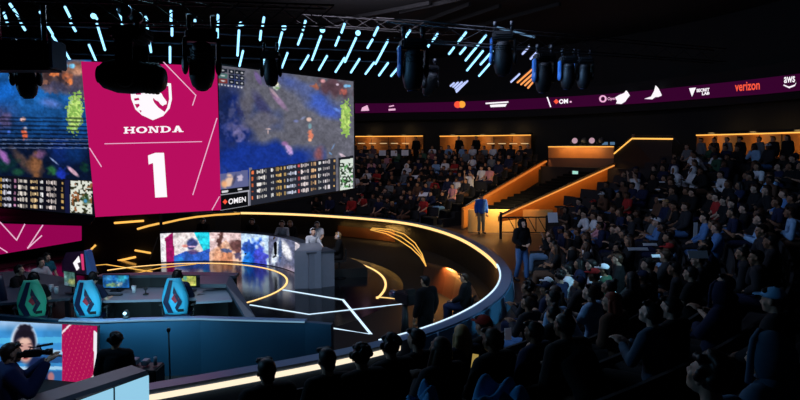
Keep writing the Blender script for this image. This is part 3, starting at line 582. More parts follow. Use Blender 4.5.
rtext('SECRET', M['wl'], (696.5, 89), (709.5, 87.8), (709.5, 91), (696.5, 92.3), .05); rtext('LAB', M['wl'], (702, 92.2), (709.5, 91.5), (709.5, 94.5), (702, 95.3), .05)
rpoly(ringp(602.7, 98.8, 3.6, 2.2), M['wl2']); rtext('Open', M['wl2'], (607.5, 97.3), (616, 96.7), (616, 100.5), (607.5, 101.2))
rpoly([[(615, 97.5), (619, 95), (624, 93), (626, 90.5), (627.5, 92), (629.5, 95.5), (627, 98.5), (625, 101.5), (621, 104), (616, 103.5), (617, 101)]], M['wl']); rpoly([[(644, 98.8), (651, 96.5), (654, 91), (655.5, 85.5), (658, 88), (661, 94), (661.5, 95.5), (658, 97), (655, 97), (652, 99.3)]], M['wl'])
rpoly([circ(457.5, 104.6, 3.4)], M['red']); rpoly([circ(461.6, 104.4, 3.4)], M['orange'])
for q_ in (pline((485.5, 103.4), (508, 102), 1.4), [(490, 104.8), (506.5, 103.8), (505, 106.6), (490.5, 107.2)], pline((547, 97), (550.5, 107), 1)): rpoly([q_], M['wl'], 'white_mark')
rpoly([[(556, 99), (558.6, 101.5), (556, 104), (553.6, 101.5)]], M['red']); rtext('OM', M['wl'], (559, 99.3), (568, 98.7), (568, 103.3), (559, 104), .04); rpoly([circ(570.5, 101.8, .9)], M['wl2'])
rpoly([[(361, 111), (362, 107.6), (367, 105.2), (368.8, 110.6)]], M['wl2'], 'white_mark'); rpoly([pline((389, 106.5), (393.5, 105.6), 1)], M['wl2'], 'white_mark'); rpoly([pline((388.5, 109.8), (395, 109.4), 1.8)], M['wl2'], 'white_mark')
# ---------------------------------------------------------------- lamps that light the hall
def area(name, loc, target, e, col, sx, sy=None):
    l = bpy.data.lights.new(name, 'AREA'); l.energy = e; l.color = col; l.shape = 'RECTANGLE'; l.size = sx; l.size_y = sy or sx; o = bpy.data.objects.new(name, l); COL.objects.link(o); o.location = loc
    o.rotation_euler = (Vector(target)-Vector(loc)).to_track_quat('-Z', 'Y').to_euler(); return o
def spot(name, loc, target, e, col, ang, blend=.6, rad=.15):
    l = bpy.data.lights.new(name, 'SPOT'); l.energy = e; l.color = col; l.spot_size = R(ang); l.spot_blend = blend; l.shadow_soft_size = rad; o = bpy.data.objects.new(name, l); COL.objects.link(o); o.location = loc
    o.rotation_euler = (Vector(target)-Vector(loc)).to_track_quat('-Z', 'Y').to_euler(); return o

# ---------------------------------------------------------------- stands
def rr_(k): return R0+DR*k
def zz_(k, a=0): return 0. if k < 0 else .12+k*(.20+.07*max(0., min(1., (a+36)/22)))
def tiers(name, a0, a1, k0=0, k1=NR, base=0):
    mb = MB(); n = int((a1-a0)/2)+2; vs = []; q = 0
    for i in range(n+1):
        a = a0+(a1-a0)*i/n; prof = [(rr_(k0), base)]
        for k in range(k0, k1): prof += [(rr_(k), zz_(k, a)), (rr_(k+1), zz_(k, a))]
        prof += [(rr_(k1), base)]; q = len(prof); vs += [pol(r_, a, z) for r_, z in prof]
    mb.add(vs, [(i*q+j, i*q+q+j, i*q+q+(j+1) % q, i*q+(j+1) % q) for i in range(n) for j in range(q)]+[tuple(range(q))[::-1], tuple(range(n*q, n*q+q))]); return structure(mb.build(name, M['tier']))
FB = (41.5, 97); RBK = (-66, 23)
ALIM = {-1: 3, 0: 6, 1: 12, 2: 18}
tiers('floor_far_stand', *FB); tiers('floor_right_stand', RBK[0], 6)
for k_, (a_0, a_1) in enumerate(((6, 12), (12, 18), (18, RBK[1]))): tiers('floor_right_stand', a_0, a_1, k_+1)
ORD = ['first raised', 'second', 'third', 'fourth', 'fifth', 'sixth', 'seventh', 'eighth', 'ninth', 'top']
for blk, (a0, a1) in (('far', FB), ('right', RBK)):
    for k in range(-1, NR):
        if k < 0: segs = [(-18, 3)] if blk == 'right' else [(44, 92)]
        elif blk == 'far': segs = [(a0+.6, 61), (64, a1)]
        else: segs = [(a0, 1), (5, min(a1, ALIM.get(k, 99))-.6)]
        segs = [s_ for s_ in segs if s_[1]-s_[0] > 1]
        for si, (s0, s1) in enumerate(segs):
            r_ = rr_(k); n = int((s1-s0)/2)+2; z = zz_(k, (s0+s1)/2)
            def arc_z(r2, s0=s0, s1=s1, n=n, k=k): return [(Vector((p.x, p.y, zz_(k, s0+(s1-s0)*i/n))), o_) for i, (p, o_) in enumerate(arc(r2, s0, s1, n, 0))]
            mb = MB(); mb.sweep(arc_z(r_+.50), [(-.2, .335), (.2, .335), (.2, .385), (-.17, .388), (-.2, .375)])
            side = (('nearer the stairs' if si == 0 else 'beyond the dark aisle') if blk == 'far' else ('near the camera' if si == 0 else 'nearer the stairs'))
            b = empty('bench', pol(r_+.5, (s0+s1)/2, z), 0, 'dark padded bench, %s row of the %s stand, section %s' % ('floor level' if k < 0 else ORD[k], blk, side), 'bench', 'benches of the %s stand' % blk)
            mb.build('seat', M['bench'], b)
            mb = MB(); mb.sweep(arc_z(r_+.75), [(-.02, .42), (.03, .42), (.06, .80), (.02, .80)]); mb.build('backrest', M['bench'], b)
            mb = MB(); mb.sweep(arc_z(r_+.55), [(-.12, .004), (.12, .004), (.12, .333), (-.12, .333)])
            mb.build('support', M['blackm'], b)
# riser edge lights at the front of the right stand
for i, (p0, p1) in enumerate([((548, 298.5), (555, 292.5)), ((560.5, 289.5), (569.5, 281)), ((573, 275), (577.5, 268)), ((580.5, 264), (582.5, 256))]):
    g0 = G(*p0, .16); g1 = G(*p1, .16); mb = MB(); mb.tube([g0, g1], .012); 
    tag(mb.build('edge_light', M['step']), ['lowest', 'second lowest', 'second highest', 'uppermost'][i]+' of four short edge lights by the walkway, beside the person in jeans', 'edge light', 'edge lights of the walkway')
# concourse behind the stands, walls
mb = MB(); mb.sweep(arc(0, -66, 112, 90), [(rr_(NR), -.0), (rr_(NR), zz_(NR)-.12), (25.2, zz_(NR)-.12), (25.2, 0)]); structure(mb.build('floor_concourse', M['tier']))
mb = MB(); mb.sweep(arc(0, -75, 200, 120), [(25.0, 0), (25.2, 0), (25.2, 9.6), (25.0, 9.6)]); structure(mb.build('wall_far', M['wall']))
mb = MB(); mb.box((-6, 18, 9.75), (60, 62, .2)); structure(mb.build('ceiling', M['ceil']))
# deep balcony above the lit walls (carries the ribbon)
mb = MB(); mb.sweep(arc(0, -70, 118, 90), [(24.25, 5.55), (25.1, 5.55), (25.1, 7.0), (24.25, 7.0)]); structure(mb.build('wall_balcony_front', M['wall']))
# lit recessed wall panels
def lit_wall(p0, p1, zt_px, label, r=24.3, bot=148.5):
    qa = rz(p0, zt_px[0], r); qb = rz(p1, zt_px[1], r); a0 = math.degrees(math.atan2(qa.y-C.y, qa.x-C.x)); a1 = math.degrees(math.atan2(qb.y-C.y, qb.x-C.x)); lo, hi = min(a0, a1), max(a0, a1)
    zt = (qa.z+qb.z)/2; zb = rz((p0+p1)/2, bot, r).z-.5
    for j in range(max(1, int((hi-lo)/4))):
        q = lo+(hi-lo)*(j+.5)/max(1, int((hi-lo)/4)); area('lamp_wall_panel', pol(r-.42, q, zt-.02), pol(r+.05, q, zt-.45), 9, (1, .62, .22), .3, 1.5)
    n = max(4, int((hi-lo)/2)); w = empty('lit_wall_panel', pol(r, (lo+hi)/2, zb), 0, label, 'wall panel')
    mb = MB(); mb.sweep(arc(r, lo, hi, n), [(0, zb), (.08, zb), (.08, zt), (0, zt)]); mb.build('panel', M['amber'], w)
    mb = MB(); mb.sweep(arc(r, lo-.15, hi+.15, n), [(-.34, zt), (.1, zt), (.1, zt+.10), (-.34, zt+.10)]); mb.build('hood', M['black'], w)
    mb = MB(); mb.sweep(arc(r, lo, hi, n), [(-.06, zt-.055), (-.02, zt-.055), (-.02, zt-.005), (-.06, zt-.005)]); mb.build('light_strip', M['amberled'], w)
    for i in range(1, int((hi-lo)/3.0)+1):
        q = lo+(hi-lo)*i/(int((hi-lo)/3.0)+1); mb = MB(); mb.box(pol(r-.01, q, (zt+zb)/2-.02), (.03, .04, zt-zb-.12), Matrix.Rotation(R(q), 3, 'Z')); mb.build('batten', M['amberd'], w)
    return w
lit_wall(354, 423, (135.8, 135.8), 'amber lit wall panel over the far crowd, just right of the video screen')
lit_wall(440, 531, (135.2, 135.2), 'amber lit wall panel over the far crowd, left of the stairs')
lit_wall(697, 830, (133.2, 132.5), 'amber lit wall panel behind the top row of the right stand', r=23.9, bot=155)
for i in range(5):        # little seats rail marks under the first lit wall
    x = 358+i*11; mb = MB(); mb.tube([rz(x, 143.4, 23.2), rz(x+7, 143.4, 23.2)], .02); tag(mb.build('rail_light', M['step']), ['leftmost', 'second', 'middle', 'fourth', 'rightmost'][i]+' of five faint rail lights below the amber wall nearest the screen', 'rail light', 'rail lights under the first amber wall')
for i in range(4):
    x = 487+i*11.3; mb = MB(); mb.tube([rz(x, 143.6, 23.2), rz(x+7.5, 143.6, 23.2)], .02); tag(mb.build('rail_light', M['step']), ['leftmost', 'second from left', 'third from left', 'rightmost'][i]+' of four faint rail lights below the amber wall left of the stairs', 'rail light', 'rail lights under the second amber wall')
# ---------------------------------------------------------------- stair cut: parapets, steps, landing
def slabwall(name, pts, th, m, parent=None): mb = MB(); mb.prism(pts, th); return mb.build(name, m, parent)
def parapet(pa, pb, da, db, drop0, drop1, label, wallm):
    a, b = P(*pa, da), P(*pb, db); t = (b-a); h = Vector((t.y, -t.x, 0)).normalized()*-.12
    e = empty('stair_parapet', (a.x, a.y, 0), 0, label, 'parapet')
    slabwall('wall_face', [a, b, Vector((b.x, b.y, b.z-drop1)), Vector((a.x, a.y, a.z-drop0))], h, wallm, e)
    td = t.normalized(); mb = MB(); mb.tube([a+Vector((0, 0, .10))-h*.5, b+Vector((0, 0, .10))-h*.5], .035); mb.build('handrail', M['blackm'], e)
    return e, a, b, h
e1, a1, b1, h1 = parapet((464, 208), (546, 160), 28, 34.4, .95, .95, 'sloping stair parapet lit orange, the upper left one beside the far crowd', M['amber'])
mb = MB(); u = Vector((0, 0, -.07)); mb.tube([a1+u+Vector((0, -.1, 0)), b1+u+Vector((0, -.1, 0))], .05); mb.build('light_strip', glow('parapet_orange', rgb(225, 125, 50), .85), e1)
e2, a2, b2, h2 = parapet((500, 216.5), (612.5, 165.5), 26, 30.7, .22, 2.0, 'long sloping stair parapet lit orange, the lower right one', M['amber'])
mb = MB(); mb.tube([a2-h2*.7, b2-h2*.7], .035); mb.build('light_strip', glow('parapet_orange2', rgb(235, 150, 70), 1.1), e2)
mb = MB(); mb.prism([b2+Vector((.05, -.04, .1)), b2+Vector((.12, -.04, .1)), b2+Vector((.12, -.04, -1.4)), b2+Vector((.05, -.04, -1.4))], (0, .1, 0)); mb.build('end_post', M['amberd'], e2)
def wash(a, b, h, e, col, down=.35, out=.45):
    t = (b-a).normalized(); o_ = -h.normalized(); c = (a+b)/2+o_*out+Vector((0, 0, .12)); d_ = ((a+b)/2-Vector((0, 0, down))-c).normalized(); d_ = (d_-t*d_.dot(t)).normalized(); y_ = (-d_).cross(t)
    l = area('lamp_parapet', c, c+d_, e, col, (b-a).length*.95, .08); m3 = Matrix((t, y_, -d_)).transposed(); l.rotation_euler = m3.to_euler(); return l
wash(a1, b1, h1, 20, (1, .45, .14)); wash(a2, b2, h2, 26, (1, .5, .16), .5)
hr = empty('handrail', P(563, 207, 24.8), 0, 'thin brown handrail on the crowd side of the long stair parapet', 'railing')
mb = MB(); mb.tube([P(560, 208.5, 24.8), P(612, 185.5, 26.5)], .025); mb.build('rail', M['amberd'], hr)
for x, y, d in ((561, 208, 24.8), (586, 197, 25.6), (611, 186, 26.5)):
    p = P(x, y, d); mb = MB(); mb.tube([p, p-Vector((0, 0, .8))], .018, 6); mb.build('post', M['blackm'], hr)
# steps up through the cut
mb = MB(); ns = 15
for i in range(ns):
    r0_, r1_ = 15.6+i*.45, 15.6+(i+1)*.45; mb.sweep(arc(0, 31.4, 36.4, 6), [(r0_, 0), (r1_, 0), (r1_, 0.95+i*.11), (r0_, .95+i*.11)])
tag(mb.build('staircase', mat('stair_shadow_black', rgb(9, 9, 10), .95, spec=.1)), 'dark staircase rising between the two orange parapets', 'stairs')  # near black colour holds the shadow the stairs lie in
# amber wall under the stairs facing the walkway and warm lamp
a_, b_ = P(468, 248, 27.3), P(552, 248, 26.6)
mb = MB(); mb.prism([Vector((a_.x, a_.y, 0)), Vector((b_.x, b_.y, 0)), Vector((b_.x, b_.y, 1.05)), Vector((a_.x, a_.y, 1.0))], (0, .12, 0)); tag(mb.build('under_stair_panel', mat('honey_panel', rgb(225, 170, 95), .5, noise=.1)), 'honey coloured lit panel at the foot of the stairs behind the person in blue', 'wall panel')
# guard rail with lattice at the right of the opening
gr = empty('guard_rail', P(500.5, 250, 25.2), 0, 'black guard rail with diagonal bracing in front of the honey coloured panel', 'railing')
mb = MB(); mb.box(P(500.7, 228, 25.2)+Vector((0, 0, -.1)), (.10, .10, 1.5)); mb.build('post', M['black'], gr)
mb = MB(); mb.tube([P(500, 217.5, 25.2), P(560, 217, 25.6)], .03, 6); mb.tube([P(500, 232, 25.2), P(556, 233, 25.6)], .025, 6); mb.build('rail', M['black'], gr)
mb = MB()
for x in (508, 518, 528, 538, 548): mb.tube([P(x, 217, 25.4), P(x+8, 232, 25.4)], .018, 6); mb.tube([P(x+8, 217, 25.4), P(x+8, 232, 25.4)], .018, 6)
mb.build('brace', M['black'], gr)
# landing box at the top of the stairs
a, b = P(548.5, 145.5, 33.8), P(614, 147, 31.6); t = (b-a).normalized(); nb = Vector((-t.y, t.x, 0)); a.z = b.z = (a.z+b.z)/2
lb = empty('landing_parapet', (a.x, a.y, 2.5), 0, 'amber lit box parapet of the landing at the head of the stairs', 'parapet')
slabwall('front_panel', [a, b, b-Vector((0, 0, .62)), a-Vector((0, 0, .62))], nb*.15, M['amber'], lb)
slabwall('top', [a+Vector((0, 0, .05))-nb*.12, b+Vector((0, 0, .05))-nb*.12, b+nb*1.5+Vector((0, 0, .05)), a+nb*1.5+Vector((0, 0, .05))], (0, 0, -.045), M['black'], lb)
mb = MB(); mb.tube([a-nb*.04-Vector((0, 0, .03)), b-nb*.04-Vector((0, 0, .03))], .022); mb.build('light_strip', M['amberled'], lb)
area('lamp_landing', (a+b)/2-nb*.5+Vector((0, 0, -.05)), (a+b)/2+Vector((0, 0, -.45)), 16, (1, .62, .22), 2.4, .1)
slabwall('support_wall', [a-Vector((0, 0, .62))+nb*.02, b-Vector((0, 0, .62))+nb*.02, Vector((b.x, b.y, 1.2))+nb*.02, Vector((a.x, a.y, 1.2))+nb*.02], nb*.12, M['amberd'], lb)
LA, LB_, LN, LT = a, b, nb, t
# raised black block right of the landing with a lit top edge
q0, q1, q2 = P(614, 152.5, 30.9), P(632, 137.3, 29.8), P(672.5, 137.6, 27.9)
bk = empty('stair_block', (q1.x, q1.y, 0), 0, 'tall black side wall right of the stairs with a gold light along its top edge', 'wall')
back = Vector((.5, .9, 0))*.3
mb = MB(); mb.prism([q0, q1, q2, Vector((q2.x, q2.y, 2.0)), Vector((q0.x, q0.y, 1.4))], back); mb.build('wall_face', M['black'], bk)
mb = MB(); fr = Vector((-.02, -.06, -.06)); mb.tube([q0+fr, q1+fr, q2+fr], .035); mb.build('light_strip', M['amberled'], bk)
mb = MB(); fr2 = Vector((-.02, -.04, .04)); mb.tube([q0+fr2+Vector((0, 0, .04)), q1+fr2+Vector((0, 0, .04)), q2+fr2+Vector((0, 0, .04)), P(679, 143, 27.6), P(686, 146, 27.5)], .018, 6); mb.build('handrail', M['blackm'], bk)
# exit sign like glowing panel
e = empty('lit_sign', P(574.5, 175, 31.6), 0, 'small pale green glowing sign panel in the dark above the long stair parapet', 'sign')
p4 = [P(572.5, 170.8, 31.6), P(578, 171.2, 31.6), P(577.6, 178.2, 31.6), P(572.2, 178, 31.6)]
mb = MB(); mb.prism(p4, (0, -.02, 0)); mb.build('lit_face', M['exit'], e); mb = MB(); mb.prism([P(571.8, 170, 31.65), P(578.7, 170.4, 31.65), P(578.3, 179, 31.65), P(571.5, 178.8, 31.65)], (0, .06, 0)); mb.build('casing', M['black'], e)
# amber glowing panel on the far inside of the ring wall
aa = [a for a in np.arange(10, 110, .5) if 338 < proj(np.array(rimp(R(float(a)))))[0] < 397]
pth = [(p-o*.13, o) for p, o in rimpath(float(min(aa)), float(max(aa)), 24)]
ap = empty('glow_panel', (pth[12][0].x, pth[12][0].y, 0), 0, 'low amber glowing panel on the far inside of the ring wall, behind the presenters', 'wall panel')
mb = MB(); mb.sweep(pth, [(0, -.5), (0, -1.0), (.03, -1.0), (.03, -.5)]); mb.build('panel', M['amberd'], ap)
mb = MB(); mb.sweep(pth, [(-.06, -.45), (-.06, -.49), (.03, -.49), (.03, -.45)]); mb.build('hood', M['black'], ap)
for i, e_ in ((2, 22), (11, 5), (20, 2)): p, o = pth[i]; area('lamp_ring_panel', p-o*.35+Vector((0, 0, -.40)), p+Vector((0, 0, -.78)), e_, (1, .52, .12), 1.0, .1)
# ---------------------------------------------------------------- foreground lit console
cn = empty('lit_console', G(118, 399, -.3), 0, 'slanting barrier with pale blue glowing panels at the bottom left', 'barrier')
c0, c1, c2, c3 = P(78, 400, 7.0), P(148, 374.5, 8.0), P(148.5, 402, 8.0), P(78, 425, 7.0)
cnn = (c1-c0).cross(c3-c0).normalized(); cnn = cnn if cnn.y < 0 else -cnn
mb = MB(); mb.prism([c0, c1, c2, c3], -cnn*.3); mb.build('body', M['black'], cn)
gm = glow('panel_cool', rgb(150, 208, 236), .95)
sp = .47
m0, m1 = c0+(c1-c0)*sp, c3+(c2-c3)*sp
for qd in ([c0, m0-(c1-c0)*.01, m1-(c1-c0)*.01, c3], [m0+(c1-c0)*.01, c1, c2, m1+(c1-c0)*.01]):
    mb = MB(); ins = cnn*.01; ce = sum(qd, Vector())/4; mb.prism([ce+(p-ce)*.97+ins for p in qd], cnn*.012); mb.build('glowing_panel', gm, cn)
mb = MB(); mb.prism([P(30, 408, 6.6), P(146, 370.5, 8.0), P(149, 374, 8.0), P(60, 406, 6.85)], -cnn*.25+Vector((0, 0, .03))); mb.build('top', M['dgrey'], cn)
# ---------------------------------------------------------------- player desks
dk = empty('player_desk', G(170, 299, -.1), 0, 'long curved player desk with dark screen panel, in the middle of the platform', 'desk')
top = [P(96, 289, 13.3), P(150, 290.5, 13.5), P(205, 288.5, 13.5), P(236, 284, 13.4)]; nr_ = [P(96, 305, 12.3), P(150, 306, 12.4), P(200, 304, 12.5), P(238, 301, 12.5)]
for l in (top, nr_):
    for p in l: p.z = .64
mb = MB(); mb.prism(nr_+top[::-1], (0, 0, -.05)); mb.build('worktop', M['grey'], dk)
mb = MB(); bk_ = [p+Vector((0, .03, 0)) for p in top]
pth = [(p, Vector((0, 1, 0))) for p in bk_]
mb.sweep(pth, [(0, -.74), (.06, -.74), (.06, .22), (0, .22)]); mb.build('modesty_panel', M['black'], dk)
mb = MB(); mb.sweep([(p+Vector((0, 0, .245)), o_) for p, o_ in pth], [(-.06, -.02), (.26, -.02), (.26, .04), (-.06, .04)]); mb.build('shelf_top', M['dgrey'], dk)
# sloping desk end
s0, s1 = P(236, 272, 13.4), P(256, 317, 11.9)
mb = MB(); mb.prism([P(200, 275.5, 13.3), P(230, 274.5, 13.5), P(256, 318, 11.6), P(246, 318, 11.6), P(226, 284, 12.8), P(200, 284, 12.8)], (0, 0, -.08)); mb.build('side_shelf', M['dgrey'], dk)
mb = MB(); mb.prism([P(230, 275, 13.5), P(255, 318, 11.6), P(255, 322, 11.6)+Vector((0, 0, -.1)), Vector((P(230, 272.5, 13.5).x, 13.5, -.1))], (-.06, -.02, 0)); mb.build('side_panel', M['black'], dk)
# white low counter at the desk's right end
mb = MB(); mb.prism([P(196, 292, 12.9), P(226, 288, 13.0), P(232, 300, 12.3), P(196, 302, 12.3)], (0, 0, -.04)); mb.build('drawer_top', M['grey'], dk)
# left desk, seen along its length
dl = empty('player_desk', G(40, 300, -.1), 0, 'left player desk running away behind the green chair', 'desk')
lt = [P(-30, 306, 12.0), P(70, 297, 12.6), P(88, 283, 13.6), P(60, 276, 14.8), P(20, 276, 15.5), P(-30, 285, 15)]
for p in lt: p.z = .62
mb = MB(); mb.prism(lt, (0, 0, -.05)); mb.build('worktop', M['dgrey'], dl)
for p in (lt[1], lt[3], lt[4]): mb = MB(); mb.box((p.x-.12, p.y-.1 if p is not lt[1] else p.y+.12, .235), (.08, .08, .67)); mb.build('leg', M['blackm'], dl)
# monitors
def monitor(cx, cy, d, w, h, yaw, paint, label, z=None):
    c = P(cx, cy, d); e = empty('monitor', (c.x, c.y, c.z), 0, label, 'monitor', 'monitors on the player desks'); rt = Matrix.Rotation(yaw, 3, 'Z')
    X_, Z_, Y_ = rt@Vector((w/2, 0, 0)), Vector((0, 0, h/2)), rt@Vector((0, -1, 0))
    mb = MB(); mb.box(c-Y_*.02, (w+.03, .03, h+.03), rt, bev=.008); mb.build('casing', M['black'], e)
    screen('display', [c-X_+Z_+Y_*.002, c+X_+Z_+Y_*.002, c+X_-Z_+Y_*.002, c-X_-Z_+Y_*.002], 40, 24, paint, e, .9)
    zb = z if z is not None else .645
    mb = MB(); mb.tube([c-Y_*.06, Vector((c.x, c.y, zb+.012))-Y_*.06], .02); mb.box(Vector((c.x, c.y, zb+.008))-Y_*.04, (.24, .18, .014), rt); mb.build('stand', M['blackm'], e)
    return e
def pg(base, sp_):
    def f(X, Y):
        p = Paint(X, Y, base)
        for a in sp_: p.blob(*a)
        return p.mottle(.35, 3, 3).mottle(.2, 1.4, 8).c
    return f
monitor(116, 281.5, 13.1, .56, .27, .0, pg((30, 95, 165), [(122, 278, 7, 5, (60, 190, 220), 0, .6, .9, .6), (108, 278, 5, 4, (60, 140, 190), 0, .6, .8, .6), (112, 285, 8, 3, (150, 175, 90), 0, .6, .7, .8), (120, 284, 4, 3, (230, 230, 190), 0, .6, .6, .8)]), 'lit monitor with a blue game view, right of the middle chair')
monitor(69.5, 279, 12.9, .36, .30, -.5, pg((70, 110, 105), [(64, 276, 4, 3, (140, 190, 190), 0, .6, .8, .6), (72, 282, 6, 5, (165, 170, 100), 0, .6, .8, .6), (66, 284, 4, 3, (90, 110, 130), 0, .6, .8)]), 'lit monitor turned aside, between the white tower and the middle chair')
monitor(189, 281, 13.1, .30, .21, .0, pg((175, 185, 90), [(191, 283, 4, 3, (230, 220, 120), 0, .6, .8, .6), (185, 278, 3, 3, (90, 170, 160), 0, .6, .9, .6)]), 'lit monitor with a yellow green view behind the right chair')
# white tower case with a mark on it
c = P(74, 262.5, 14.2); t = empty('computer_tower', (c.x, c.y, .62), 0, 'white and pink lit computer tower with a white arrow mark, left of the stage', 'computer')
q = [P(66, 252.5, 14.2), P(83.5, 251, 14.0), P(85.5, 274.5, 13.7), P(62, 272.5, 14.0), P(61.8, 262, 14.2)]
tn = (q[1]-q[0]).cross(q[3]-q[0]).normalized(); tn = tn if tn.y < 0 else -tn
mb = MB(); mb.prism(q, -tn*.25); mb.build('case', mat('tower_pink_light', rgb(85, 40, 72), .5, noise=.15), t)  # white case; the pink light on it is put into the colour
mb = MB(); mb.prism([onplane(x, y, q[0]+tn*.015, tn) for x, y in ((78.5, 256), (73, 263), (76.5, 270.5), (79, 268), (77, 263), (80, 262))], -tn*.01); mb.build('mark', M['wl'], t)
mb = MB(); mb.prism([onplane(x, y, q[0]+tn*.015, tn) for x, y in ((80.5, 254), (83, 254), (84, 270), (82, 270))], -tn*.01); mb.build('edge_light', glow('pinkstrip', rgb(220, 60, 120), .9), t)
mb = MB(); mb.prism([P(84, 250.5, 13.95), P(86.5, 251, 13.95), P(92.5, 275, 13.7), P(87, 275, 13.7)], (.02, .2, 0)); mb.build('side_fin', M['fin_rimlight'], t)
# ---------------------------------------------------------------- gaming chairs
def chair(e, main):
    mb = MB(); nx, nz = 6, 8; vs = []
    for j in range(nz+1):
        v = j/nz; w = .25+.045*math.sin(v*PI)-.10*max(0, v-.45)*2; 
        for i in range(nx+1): u = i/nx*2-1; vs.append((u*w, .02+.05*u*u-.10*v+(-.02), .48+.74*v))
    fs = [(j*(nx+1)+i, j*(nx+1)+i+1, (j+1)*(nx+1)+i+1, (j+1)*(nx+1)+i) for j in range(nz) for i in range(nx)]
    vs = [(x*.86, y, z) for x, y, z in vs]; n = len(vs); vs2 = vs+[(x, y-.10, z) for x, y, z in vs]; f2 = fs+[tuple(n+a for a in f)[::-1] for f in fs]
    W1 = nx+1; bd = [i for i in range(W1)]+[(j)*W1+nx for j in range(1, nz+1)]+[nz*W1+i for i in range(nx-1, -1, -1)]+[j*W1 for j in range(nz-1, 0, -1)]
    for a, b in zip(bd, bd[1:]+bd[:1]): f2.append((a, b, n+b, n+a))
    mb.add(vs2, f2, 0, True); local(mb, 'backrest', main, e)
    def bp(u, v): w = .25+.045*math.sin(v*PI)-.10*max(0, v-.45)*2; return Vector((u*w*.86, .02+.05*u*u-.10*v-.02-.108, .48+.74*v))
    def patch(name, poly, m): mb = MB(); mb.prism([bp(*q) for q in poly], (0, -.006, 0)); local(mb, name, m, e)
    patch('back_stripe', [(-.5, .97), (.05, .97), (-.45, .36), (-.12, .05), (-.62, .05), (-.92, .34)], M['navy'])
    patch('back_stripe', [(.1, .80), (.30, .62), (.62, .36), (.2, .10), (.05, .2), (.28, .36), (-.05, .62)], M['navy'])
    patch('back_badge', [(-.2, .45), (.1, .32), (.42, .45), (.1, .60)], M['cred']); patch('back_label', [(.25, .08), (.75, .08), (.75, .16), (.25, .16)], M['black'])
    mb = MB(); mb.box((0, .2, .44), (.5, .5, .11), bev=.04); local(mb, 'seat', M['navy'], e)
    for s_ in (-1, 1):
        mb = MB(); mb.tube([(s_*.24, .1, .40), (s_*.31, .1, .42), (s_*.31, .1, .62)], .018); mb.box((s_*.31, .16, .64), (.08, .28, .03), bev=.01); local(mb, 'armrest', M['black'], e)
    mb = MB(); mb.tube([(0, .2, .08), (0, .2, .39)], .03)
    for i in range(5): a = 2*PI*i/5; mb.tube([(0, .2, .10), (.3*math.cos(a), .2+.3*math.sin(a), .07)], .02)
    local(mb, 'base', M['blackm'], e)
    for i in range(5): a = 2*PI*i/5; mb = MB(); mb.tube([(.3*math.cos(a)-.02, .2+.3*math.sin(a), .03), (.3*math.cos(a)+.02, .2+.3*math.sin(a), .03)], .03, 10); local(mb, 'caster', M['black'], e)
for px, py, d, m, yaw, lb in ((175.5, 277.5, 12.3, M['teal'], .05, 'light blue gaming chair with dark chevrons, right of the three near the fascia'), (87.5, 281, 12.1, M['teal'], .1, 'light blue gaming chair with chevrons and red badge, middle of three'), (31, 279.5, 12.1, M['tealg'], .45, 'green tinted gaming chair, left of the three near the fascia')):
    p = P(px, py, d); e = empty('gaming_chair', (p.x, p.y, -.1), yaw, lb, 'chair', 'gaming chairs at the player desks'); chair(e, m)
for px, py, d, yaw, lb in ((-6, 262, 14.0, -1.5, 'dark gaming chair cut by the left edge of the photo'), (6, 285, 12.6, -1.0, 'dark gaming chair low at the left edge, beside the green one')):
    p = P(px, py, d); e = empty('gaming_chair', (p.x, p.y, -.1), yaw, lb, 'chair', 'gaming chairs at the player desks'); chair(e, M['navy'])
# cups and small things on the desks
def cup(px, py, d, lb, lvl=.62):
    g = P(px, py, d); e = empty('paper_cup', (g.x, g.y, lvl+.001), 0, lb, 'cup', 'cups on the desks'); mb = MB(); mb.tube([(0, 0, 0), (0, 0, .13)], [.035, .048], 14); local(mb, 'body', M['white'], e); mb = MB(); mb.tube([(0, 0, .131), (0, 0, .145)], .05, 14); local(mb, 'lid', M['white'], e)
cup(51, 285, 13.2, 'left of two white paper cups by the turned monitor'); cup(56, 285, 13.0, 'right of two white paper cups by the turned monitor'); cup(134, 292, 13.0, 'white paper cup alone on the desk right of the blue monitor', .64)
def keyboard(px, d, lb, lvl): g = P(px, 298, d); e = empty('keyboard', (g.x, g.y, lvl), 0, lb, 'keyboard', 'keyboards on the desks'); mb = MB(); mb.box((0, 0, .013), (.42, .14, .022), bev=.006); local(mb, 'body', M['black'], e); mb = MB(); [mb.box((-.19+.028*i, -.045+.03*j, .027), (.022, .022, .006)) for i in range(14) for j in range(4)]; local(mb, 'keys', M['dgrey'], e)
keyboard(112, 12.75, 'black keyboard in front of the blue monitor', .641); keyboard(208, 12.75, 'black keyboard right of the chair at the desk end', .641)
g = P(146, 300, 12.8); e = empty('headset_stand', (g.x, g.y, .641), 0, 'small black gadget on the desk between the cup and the right chair', 'gadget'); mb = MB(); mb.box((0, 0, .015), (.1, .1, .03), bev=.01); mb.tube([(0, 0, .03), (0, 0, .12)], .015); mb.ell((0, 0, .13), (.045, .03, .03)); local(mb, 'body', M['black'], e)
